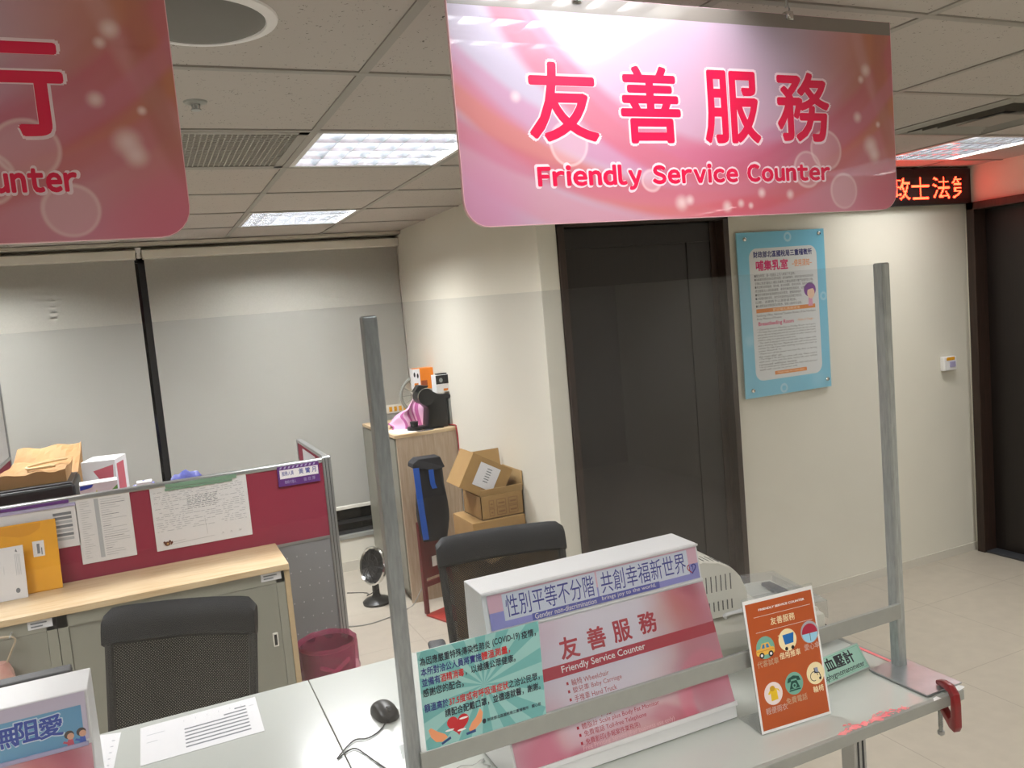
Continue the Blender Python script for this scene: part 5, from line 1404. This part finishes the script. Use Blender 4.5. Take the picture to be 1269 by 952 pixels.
def gb(t, sx, sy, sz):
    b = MB(mat('box_green', (110, 176, 84), rough=.5)); b.pl([(.01, sz-.075), (sx/2-.002, sz-.075), (sx/2-.002, sz-.02)], -sy/2-.0008); b.use(mat('box_yellow', (222, 210, 60))); b.pl([(-sx/2+.05, sz-.075), (-.0, sz-.075), (-.01, sz-.03)], -sy/2-.0008); b.use(mat('box_blue', (40, 70, 180))); b.pl([(-sx/2+.002, sz-.025), (-.03, sz-.018), (-.02, sz-.004), (-sx/2+.002, sz-.006)], -sy/2-.0008); b.build('print', parent=t)
carton('small_carton', 'white carton with green, yellow and blue print just behind the partition', (-.258, 4.17, .742), (.155, .10, .385), math.radians(3), 'white', gb)
# blue wrapped packs
random.seed(9)
def pack(x0, x1, y, z1, label, gname):
    t = thing('wrapped_pack', label, 'package', (0, y, .742)); o = MB('bluepk'); n = 10; h = z1-.742
    rings = []
    for i in range(n+1):
        f = i/n; e = .6+.4*math.sin(PI*min(1, max(0, f)))**.4
        rings.append([o.bm.verts.new((x0+(x1-x0)*f, .07*math.cos(a)*e, h*.5+h*.5*math.sin(a)*e*(1+.04*math.sin(i*2+3*a)))) for a in [2*PI*j/12 for j in range(12)]])
    for a, c2 in zip(rings, rings[1:]):
        for j in range(12): o._face([a[j], c2[j], c2[(j+1) % 12], a[(j+1) % 12]])
    o._face(rings[0]); o._face(rings[-1][::-1]); bmesh.ops.recalc_face_normals(o.bm, faces=list(o.bm.faces)); o.build('wrapper', parent=t, smooth=True)
    if gname:
        b = MB('white'); b.box((x0+x1)/2-.03, (x0+x1)/2+.035, -.05, .02, h-.012, h+.002, bev=.002); b.build('label_patch', parent=t)
pack(-.14, .0, 4.14, 1.100, 'blue wrapped pack beyond the partition, left one of two', True)
pack(.03, .20, 4.17, 1.115, 'blue wrapped pack beyond the partition, right one nearer the name plate', False)
b = MB('white'); b.box(-.02, .07, 4.03, 4.07, .742, 1.092, bev=.002); tag(b.build('white_carton'), 'narrow white carton between the two blue packs beyond the partition', 'box')

# ================================================================== WASTE BIN
bn = thing('waste_bin', 'maroon waste bin with a pink plastic liner knotted over its rim beside the cabinet', 'bin', (.603, 3.70, 0))
b = MB('bindark'); b.lathe([(.10, 0), (.105, .005), (.125, .30), (.122, .30), (.10, .01)], (0, 0, 0), n=28, caps=(True, True)); b.build('bucket', parent=bn, smooth=True)
o = MB('bin'); rings = []
for k, (r, z) in enumerate([(.104, .10), (.118, .27), (.124, .315), (.130, .322), (.133, .30), (.134, .25), (.136, .20), (.140, .175)]):
    rings.append([o.bm.verts.new(((r+(.004*math.sin(9*a+k) if k > 1 else 0))*math.cos(a), (r+(.004*math.sin(9*a+k) if k > 1 else 0))*math.sin(a), z+(.010*math.sin(7*a) if k > 4 else 0))) for a in [2*PI*j/40 for j in range(40)]])
for a, c2 in zip(rings, rings[1:]):
    for j in range(40): o._face([a[j], a[(j+1) % 40], c2[(j+1) % 40], c2[j]])
ln = o.build('liner', parent=bn, smooth=True)
o = MB('bin'); o.tube([(-.06, -.125, .25), (-.02, -.140, .232), (0, -.146, .225), (.03, -.138, .24), (.07, -.12, .26)], .010, n=8); o.tube([(0, -.146, .225), (-.006, -.15, .18), (-.012, -.148, .13)], .013, n=8); o.build('knot', parent=ln, smooth=True)

# ================================================================== HEATER
ht = thing('dish_heater', 'black round dish heater with a shiny rim standing on the floor near the window', 'heater', (1.135, 4.93, 0), math.radians(0))
b = MB('black'); b.lathe([(.0, .0), (.085, .0), (.088, .015), (.07, .03), (.03, .045), (.022, .06), (.022, .13), (.03, .15), (0, .16)], (0, 0, 0), n=28, caps=(False, False)); b.build('base', parent=ht, smooth=True)
ax = Vector((-.88, -.40, .24)).normalized(); cc = Vector((-.01, -.02, .245))
b = MB('black'); b.lathe([(.0, -.075), (.05, -.07), (.095, -.035), (.112, .0), (.106, .0), (.085, -.03), (.0, -.055)], cc, axis=ax, n=32, caps=(False, False)); hdh = b.build('dish', parent=ht, smooth=True)
b = MB('chrome'); b.lathe([(.104, -.016), (.116, -.016), (.120, .002), (.112, .010), (.102, .004), (.104, -.016)], cc, axis=ax, n=36, caps=(False, False)); b.build('rim', parent=hdh, smooth=True)
b = MB('black'); q_ = ax.to_track_quat('Z', 'Y')
for k in range(8):
    a = PI*k/8; d = q_ @ Vector((math.cos(a), math.sin(a), 0)); b.tube([cc+ax*.006-d*.106, cc+ax*.022-d*.05, cc+ax*.026, cc+ax*.022+d*.05, cc+ax*.006+d*.106], .0016, n=5, smooth=2)
for r in (.035, .07): b.tube([cc+ax*(.023 if r < .05 else .017)+(q_ @ Vector((r*math.cos(2*PI*k/24), r*math.sin(2*PI*k/24), 0))) for k in range(25)], .0016, n=5, smooth=1)
b.build('guard', parent=hdh, smooth=True)
b = MB('black'); b.tube([tuple(p) for p in (ZP(470, 730, .12)-Vector((1.135, 4.93, 0)), Vector((-.05, .03, .05)), ZP(455, 735, .004)-Vector((1.135, 4.93, 0)), ZP(430, 735, .004)-Vector((1.135, 4.93, 0)))], .003, n=6, smooth=4); b.build('cable', parent=ht, smooth=True)
o = MB('grey'); o.tube([tuple(ZP(px, py, .004)) for px, py in ((425, 777), (450, 775), (475, 768), (500, 757), (512, 750))]+[tuple(YP(520, 735, 4.70)), tuple(YP(530, 715, 4.73)), tuple(YP(533, 695, 4.755))], .0035, n=6, smooth=4)
tag(o.build('floor_cable'), 'thin grey cable running over the floor and up the wooden cabinet side', 'cable')

# ================================================================== TALL CABINET AND COFFEE CORNER
TX0, TX1, TY0, TY1, TZ = 1.318, 1.700, 4.773, 5.56, 1.045
tc_ = thing('tall_cabinet', 'tall wood-sided grey cabinet in the back corner under the coffee machine', 'cabinet')
b = MB('ash'); b.box(TX0, TX1, TY0, TY0+.02, .0, TZ-.02, bev=.001); b.build('side_panel', parent=tc_)
b = MB('oak'); b.box(TX0-.012, TX1, TY0-.002, TY1, TZ-.02, TZ, bev=.002); b.build('top', parent=tc_)
b = MB('cabinet'); b.box(TX0+.004, TX1, TY0+.02, TY1-.002, .06, TZ-.02); b.box(TX0+.03, TX1, TY0+.02, TY1-.01, 0, .06); b.build('body', parent=tc_)
for k in (0, 1):
    y0 = TY0+.03+k*.40
    b = MB(mat('cabinet_door_paint', (150, 149, 136))); b.box(TX0-.006, TX0+.0035, y0, y0+.385, .07, TZ-.03, bev=.001); d = b.build('door', parent=tc_)
    b = MB('chrome'); b.box(TX0-.016, TX0-.006, y0+(.02 if k else .345), y0+(.04 if k else .365), .5, .58, bev=.002); b.build('door_handle', parent=d)
cm = thing('capsule_coffee_machine', 'black capsule coffee machine on the tall cabinet in the corner', 'coffee machine', (0, 4.885, TZ))
def cxz(px, py): p = YP(px, py, 4.885); return p.x, p.z-TZ
b = MB('black')
P = [cxz(*p) for p in ((527, 531), (528, 506), (520, 498), (517, 486), (526, 481), (540, 488), (561, 488), (561, 491), (550, 493), (553, 529))]
P[0] = (P[0][0], .004); P[-1] = (P[-1][0], .004)
b.prism([(x, -.055, z) for x, z in P], (0, .11, 0), bev=.006); b.build('body', parent=cm, smooth=True)
hx, hz = cxz(519, 491)
b = MB('black'); b.cyl((hx+.03, -.062, hz-.005), (hx+.03, .062, hz-.005), .052, n=28); b.build('brew_head', parent=cm, smooth=True)
b = MB('chrome'); b.tube([(hx+.03+.052*math.cos(a), -.058, hz-.005+.052*math.sin(a)) for a in [PI*.35+PI*.75*k/10 for k in range(11)]], .004, n=6, smooth=1); b.build('chrome_ring', parent=cm, smooth=True)
b = MB('black'); b.prism([(hx-.035, -.03, hz+.03), (hx-.005, -.03, hz+.07), (hx+.06, -.03, hz+.06), (hx+.05, -.03, hz+.045), (hx+.0, -.03, hz+.05)], (0, .06, 0), bev=.003); b.build('lever', parent=cm)
q0 = cxz(552, 493); q1 = cxz(563, 527)
b = MB('silver'); b.box(q0[0], q1[0]+.005, -.05, .05, .006, q0[1], bev=.006); b.build('water_tank', parent=cm, smooth=True)
q0 = cxz(509, 525); q1 = cxz(527, 533)
b = MB('black'); b.cyl((q0[0]+.025, -.005, .003), (q0[0]+.025, -.005, .022), .05, n=24); b.box(q0[0]+.02, q1[0]+.02, -.04, .04, .002, .02, bev=.003); b.cyl((q0[0]+.02, -.005, .022), (q0[0]+.02, -.005, .055), .022, .026, n=18); b.build('drip_tray', parent=cm, smooth=True)
b = MB('black'); b.box(P[0][0]-.02, q0[0]+.19, -.07, .06, .0, .006, bev=.001); b.build('foot', parent=cm)
# small black and white box sitting on the machine
zc_ = cxz(550, 488)[1]+TZ+.001
def bw(t, sx, sy, sz):
    b = MB('black'); b.rect(-sx/2+.001, sx/2-.001, sz*.48, sz-.001, -sy/2-.0012); b.box(-sx/2+.02, sx/2-.02, -sy/2+.02, sy/2-.02, sz+.0002, sz+.008); b.use('silver').ell((-sx*.2, sz*.7), .012, .014, -sy/2-.002); b.use('orange').rect(-.01, .02, sz*.08, sz*.2, -sy/2-.002); b.build('print', parent=t)
q0 = YP(538, 488, 4.885); q1 = YP(559, 488, 4.885)
carton('capsule_box', 'small black and white capsule box on top of the coffee machine', ((q0.x+q1.x)/2+.004, 4.885, zc_+.014), (q1.x-q0.x, .085, .108), 0, 'white', bw)
def ob(t, sx, sy, sz):
    b = MB('white'); b.rect(-sx/2, -sx/2+.045, .001, sz-.001, -sy/2-.001); b.box(-sx/2-.0012, -sx/2-.0002, -sy/2, sy/2, .001, sz-.001); b.use('text_black'); b.ell((-sx/2+.010, sz*.72), .006, .016, -sy/2-.002); b.ell((-sx/2+.03, sz*.66), .006, .016, -sy/2-.002); b.use('orange'); b.rect(-sx/2+.004, -sx/2+.03, sz*.15, sz*.32, -sy/2-.002)
    b.use(mat('coffee_glass_print', (150, 74, 36))); b.rect(-sx/2+.05, -sx/2+.09, sz*.1, sz*.42, -sy/2-.001); b.build('print', parent=t)
q0 = YP(514, 457, 5.16); q1 = YP(541, 453, 5.16); qb = YP(523, 482, 5.16)
# the orange box stands on a grey machine block behind the coffee machine
ring_ = thing('desk_fan', 'grey round desk fan ring behind the coffee machine', 'fan', (1.66, 5.42, TZ))
cR = YP(518, 490, 5.42); 
b = MB('grey'); b.tube([(cR.x-1.66+.12*math.cos(2*PI*k/32), 0, cR.z-TZ+.005+.12*math.sin(2*PI*k/32)) for k in range(33)], .012, n=8, smooth=1); b.build('guard_ring', parent=ring_, smooth=True)
b = MB('grey')
for k in range(6):
    a = PI*k/6; b.cyl((cR.x-1.66-.118*math.cos(a), 0, cR.z-TZ+.005-.118*math.sin(a)), (cR.x-1.66+.118*math.cos(a), 0, cR.z-TZ+.005+.118*math.sin(a)), .0015, n=5)
b.build('guard_wires', parent=ring_)
b = MB('grey'); b.cyl((cR.x-1.66, .01, .01), (cR.x-1.66, .01, cR.z-TZ-.10), .012, n=10); b.lathe([(.07, 0), (.07, .008), (.02, .02), (0, .02)], (cR.x-1.66, .01, 0), n=20, caps=(True, False)); b.build('stand', parent=ring_, smooth=True)
b = MB('offwhite')
for k in range(3):
    a = 2*PI*k/3; d = Vector((math.cos(a), 0, math.sin(a))); p = Vector((-.0, 0, -math.cos(a))); n2 = Vector((-math.sin(a), 0, math.cos(a)))
    c0 = Vector((cR.x-1.66, .012, cR.z-TZ+.005)); b.poly([tuple(c0+n2*.012), tuple(c0+d*.10-n2*.035), tuple(c0+d*.10+n2*.035+Vector((0, .02, 0))), tuple(c0+d*.03+n2*.03)])
b.build('blades', parent=ring_)
carton('coffee_carton', 'tall grey and white storage carton behind the coffee machine carrying the orange box', ((q0.x+q1.x)/2+.0, 5.185, TZ+.001), (.14, .13, qb.z-TZ-.004), 0, mat('grey_carton', (176, 176, 172), rough=.6))
carton('orange_coffee_box', 'bright orange and white coffee box standing above the coffee machine', ((q0.x+q1.x)/2-.005, 5.185, qb.z-.001), (q1.x-q0.x+.02, .11, q0.z-qb.z), math.radians(-8), 'orange', ob)
# pink striped cloth
pc = MB(None); pc.use(mat('pink_stripe_light', (224, 176, 206), rough=.85)); rs = []
P0_ = YP(483, 520, 5.03); P1_ = YP(527, 505, 5.03); zt_ = YP(505, 492, 5.0).z
stripe = mat('pink_stripe_dark', (178, 92, 148), rough=.85)
n, m_ = 26, 12
def cloth(u, v):
    x = P0_.x+(P1_.x-P0_.x-.005)*u; hgt = (zt_-TZ)*(.25+.75*min(1, max(0, (u-.1)/.5)))*(.85+.15*math.sin(u*9))
    y = 5.03+.02*math.sin(u*11+v)*(1-v*.4)-.045*(1-v)*(.5+.5*math.sin(u*7))
    return (x+.012*math.sin(v*7+u*3), y, TZ+.001+hgt*math.sin(v*PI/2)**.8)
G = [[pc.bm.verts.new(cloth(i/n, j/m_)) for j in range(m_+1)] for i in range(n+1)]
for i in range(n):
    pc.use(stripe if i % 6 in (2, 3) and i > 5 or i % 9 == 0 else mat('pink_stripe_light', (224, 176, 206)))
    for j in range(m_): pc._face([G[i][j], G[i+1][j], G[i+1][j+1], G[i][j+1]])
back_ = [[pc.bm.verts.new((G[i][j].co.x+.004, 5.075+.02*(1-j/m_), G[i][j].co.z-.003 if j else TZ+.001)) for j in range(m_+1)] for i in range(n+1)]
for i in range(n):
    for j in range(m_): pc._face([back_[i][j], back_[i][j+1], back_[i+1][j+1], back_[i+1][j]])
    pc._face([G[i][m_], G[i+1][m_], back_[i+1][m_], back_[i][m_]])
tag(pc.build('striped_cloth', smooth=True), 'pink striped cloth crumpled on the tall cabinet left of the coffee machine', 'cloth')
b = MB('paper'); b.box(TX0+.005, TX0+.13, 4.80, 5.02, TZ+.0005, TZ+.0018, rot=Matrix.Rotation(.15, 3, 'Z'), about=(1.38, 4.9, TZ)); tag(b.build('paper_sheet'), 'white paper lying on the tall cabinet before the pink cloth', 'paper')
b = MB(mat('dark_tray_mat', (72, 74, 84), rough=.6)); b.box(1.385, 1.60, 4.79, 4.86, TZ+.002, TZ+.0035) if False else b.box(1.46, 1.56, 4.785, 4.812, TZ+.0005, TZ+.003); tag(b.build('counter_mat'), 'small dark grey mat at the cabinet edge in front of the coffee machine', 'mat')
o = MB('redcable'); o.tube([(1.655, 4.90, TZ+.006), (1.69, 4.85, TZ+.008), (1.706, 4.79, TZ+.008), (1.700, 4.762, TZ-.005), (1.704, 4.757, TZ-.10), (1.708, 4.76, TZ-.30)], .004, n=6, smooth=4)
tag(o.build('power_cord'), 'red power cord hanging down the side of the tall cabinet', 'cable')
# wall socket strip low on the back wall by the cloth
b = MB('offwhite'); q0 = YP(479, 503, YB); b.box(q0.x-.02, q0.x+.16, YB-.062, YB-.054, q0.z-.05, q0.z+.01) ; b.use('yellow')
for k in range(4): b.rect(q0.x+.0+k*.035, q0.x+.022+k*.035, q0.z-.04, q0.z-.005, YB-.0625)
tag(b.build('label_sheet'), 'pale label strip with yellow marks on the blind behind the pink cloth', 'label')

# ================================================================== CARTONS, BAG AND RED CART BY THE SIDE WALL
def open_box(name, label, O, ang, size, tilt=0.0, flaps=(), lbl=None, prt=None, roll=0.0):
    t = thing(name, label, 'box', O); t.rotation_euler = (tilt, roll, ang); sx, sy, sz = size; th = .004
    b = MB('kraft')
    b.box(-sx/2, sx/2, -sy/2, sy/2, 0, th); b.box(-sx/2, sx/2, -sy/2, -sy/2+th, 0, sz); b.box(-sx/2, sx/2, sy/2-th, sy/2, 0, sz); b.box(-sx/2, -sx/2+th, -sy/2, sy/2, 0, sz); b.box(sx/2-th, sx/2, -sy/2, sy/2, 0, sz)
    b.build('carton', parent=t)
    for side, a, *ln_ in flaps:
        b = MB('kraftin'); fl = ln_[0] if ln_ else (sy/2*.95 if side in 'fb' else sx/2*.8)
        if side == 'f': b.box(-sx/2, sx/2, -fl, 0, 0, .003, rot=Matrix.Rotation(a, 3, 'X'), about=(0, 0, 0)); off = (0, -sy/2, sz)
        if side == 'b': b.box(-sx/2, sx/2, 0, fl, 0, .003, rot=Matrix.Rotation(a, 3, 'X'), about=(0, 0, 0)); off = (0, sy/2, sz)
        if side == 'l': b.box(-fl, 0, -sy/2, sy/2, 0, .003, rot=Matrix.Rotation(a, 3, 'Y'), about=(0, 0, 0)); off = (-sx/2, 0, sz)
        if side == 'r': b.box(0, fl, -sy/2, sy/2, 0, .003, rot=Matrix.Rotation(a, 3, 'Y'), about=(0, 0, 0)); off = (sx/2, 0, sz)
        fo = b.build('flap', parent=t); fo.location = off
    if prt:
        b = MB(mat('carton_print', (138, 100, 62), rough=.8)); prt(b, sx, sy, sz); b.build('print', parent=t)
    return t
BX = 1.50
# lower boxes
carton('cardboard_box', 'closed brown cardboard box under the open one, behind the right office chair', (1.545, 3.955, .36), (.29, .29, .325), 0, 'kraft')
carton('cardboard_box', 'brown cardboard box on the floor at the bottom of the stack', (1.53, 3.965, 0), (.32, .31, .358), 0, 'kraft')
open_box('cardboard_box', 'open brown cardboard box on the floor against the side wall right of the stack', (1.572, 3.62, 0), 0, (.25, .28, .60), flaps=(('l', -.3),))
def pr_(b, sx, sy, sz):
    for x0, x1 in ((-sx*.32, -sx*.20), (-sx*.14, sx*.08), (sx*.14, sx*.36)):
        for z0 in (sz*.12, sz*.48):
            for r_ in ((x0, x1, z0, z0+.003), (x0, x1, z0+.036, z0+.039), (x0, x0+.003, z0, z0+.039), (x1-.003, x1, z0, z0+.039)): b.rect(*r_, -sy/2-.0031)
            b.rect(x0+.01, x1-.008, z0+.014, z0+.022, -sy/2-.0031)
open_box('cardboard_box', 'open printed cardboard box with raised flaps on top of the stack by the side wall', (1.578, 3.955, .687), 0, (.236, .25, .12), flaps=(('f', -1.2, .04), ('b', 1.42, .19), ('r', -1.5, .10)), prt=pr_)
def tl(t, sx, sy, sz):
    b = MB('paper'); b.rect(-sx*.26, sx*.24, sz*.22, sz*.86, -sy/2-.0031); b.use('ink')
    for k in range(6): b.rect(-sx*.06, sx*.06, sz*(.74-k*.07), sz*(.765-k*.07), -sy/2-.0036)
    b.use('tape'); b.box(-sx*.10, sx*.10, -sy/2, sy/2, sz+.0002, sz+.0008); b.build('address_label', parent=t)
TBt = YP(586, 561.8, 3.86)
tb2 = carton('cardboard_box', 'tilted brown cardboard box with a white label lying in the open box', (TBt.x+.012, 3.955, TBt.z-.222), (.24, .19, .19), 0, 'kraft', tl)
tb2.rotation_euler = (0, math.radians(30), 0)
# blue and black bag on a red folding cart
rc_ = thing('folding_cart', 'red metal folding cart standing by the wooden cabinet side behind the right chair', 'cart', (1.40, 4.55, 0), math.radians(20))
b = MB('reddark')
for s in (-1, 1): b.box(s*.075-.012, s*.075+.012, -.012, .012, .012, .56, bev=.003)
b.box(-.075, .075, -.009, .009, .50, .53); b.box(-.075, .075, -.009, .009, .17, .20); b.box(-.062, .062, -.004, .004, .22, .50)
b.build('frame', parent=rc_)
b = MB(mat('cart_red_bright', (168, 44, 38), rough=.45)); b.prism([(.06, -.02, .30), (.085, -.02, .30), (.10, -.20, .012), (.075, -.20, .012)], (.0, .02, 0)); b.box(-.085, .10, -.21, -.0, .0005, .012, bev=.002); b.build('toe_plate', parent=rc_)
b = MB('white'); b.box(-.012, .02, -.014, -.009, .28, .34); b.build('sticker', parent=rc_)
bg = thing('sling_bag', 'black bag with bright blue straps hung in front of the tall cabinet', 'bag', (1.385, 4.44, 0))
q = [YP(*p, 4.44) for p in ((513, 578), (522, 572), (553, 570), (553, 660), (535, 668), (528, 666))]
zt_ = .935; zb_ = .47
o = MB('nylon'); rings = []
for k in range(10):
    f = k/9; z = zb_+(zt_-zb_)*f; rx_ = .085*(.8+.25*math.sin(PI*min(1, f*.9+.1))); ry = .055*(.6+.5*math.sin(PI*min(1, f*.85+.1)))
    rings.append([o.bm.verts.new((.01+rx_*math.copysign(abs(math.cos(a))**.6, math.cos(a))+.006*math.sin(3*a+k), ry*math.copysign(abs(math.sin(a))**.7, math.sin(a)), z)) for a in [2*PI*j/20 for j in range(20)]])
for a, c2 in zip(rings, rings[1:]):
    for j in range(20): o._face([a[j], a[(j+1) % 20], c2[(j+1) % 20], c2[j]])
o._face(rings[0][::-1]); o._face(rings[-1]); o.build('bag_body', parent=bg, smooth=True)
o = MB('nylon'); o.prism([(-.10, -.062, zt_-.03), (-.095, -.062, zt_-.005), (-.06, -.05, zt_+.015), (.07, -.05, zt_+.012), (.09, -.06, zt_-.05), (.03, -.072, zt_-.06), (-.03, -.072, zt_-.045)], (0, .10, 0), bev=.004); o.build('top_flap', parent=bg)
def strap(pts, wd):
    o = MB('blue')
    for a, c2 in zip(pts, pts[1:]):
        a = Vector(a); c2 = Vector(c2); o.prism([tuple(a-Vector((wd/2, 0, 0))), tuple(a+Vector((wd/2, 0, 0))), tuple(c2+Vector((wd/2, 0, 0))), tuple(c2-Vector((wd/2, 0, 0)))], (0, .004, 0))
    return o
strap([(-.083, -.068, zt_-.03), (-.078, -.072, .72), (-.062, -.060, .49)], .034).build('strap', parent=bg)
strap([(.0, -.077, zt_-.05), (.004, -.074, zt_-.13), (.014, -.072, zt_-.16)], .028).build('strap', parent=bg)
bpy.context.view_layer.update()
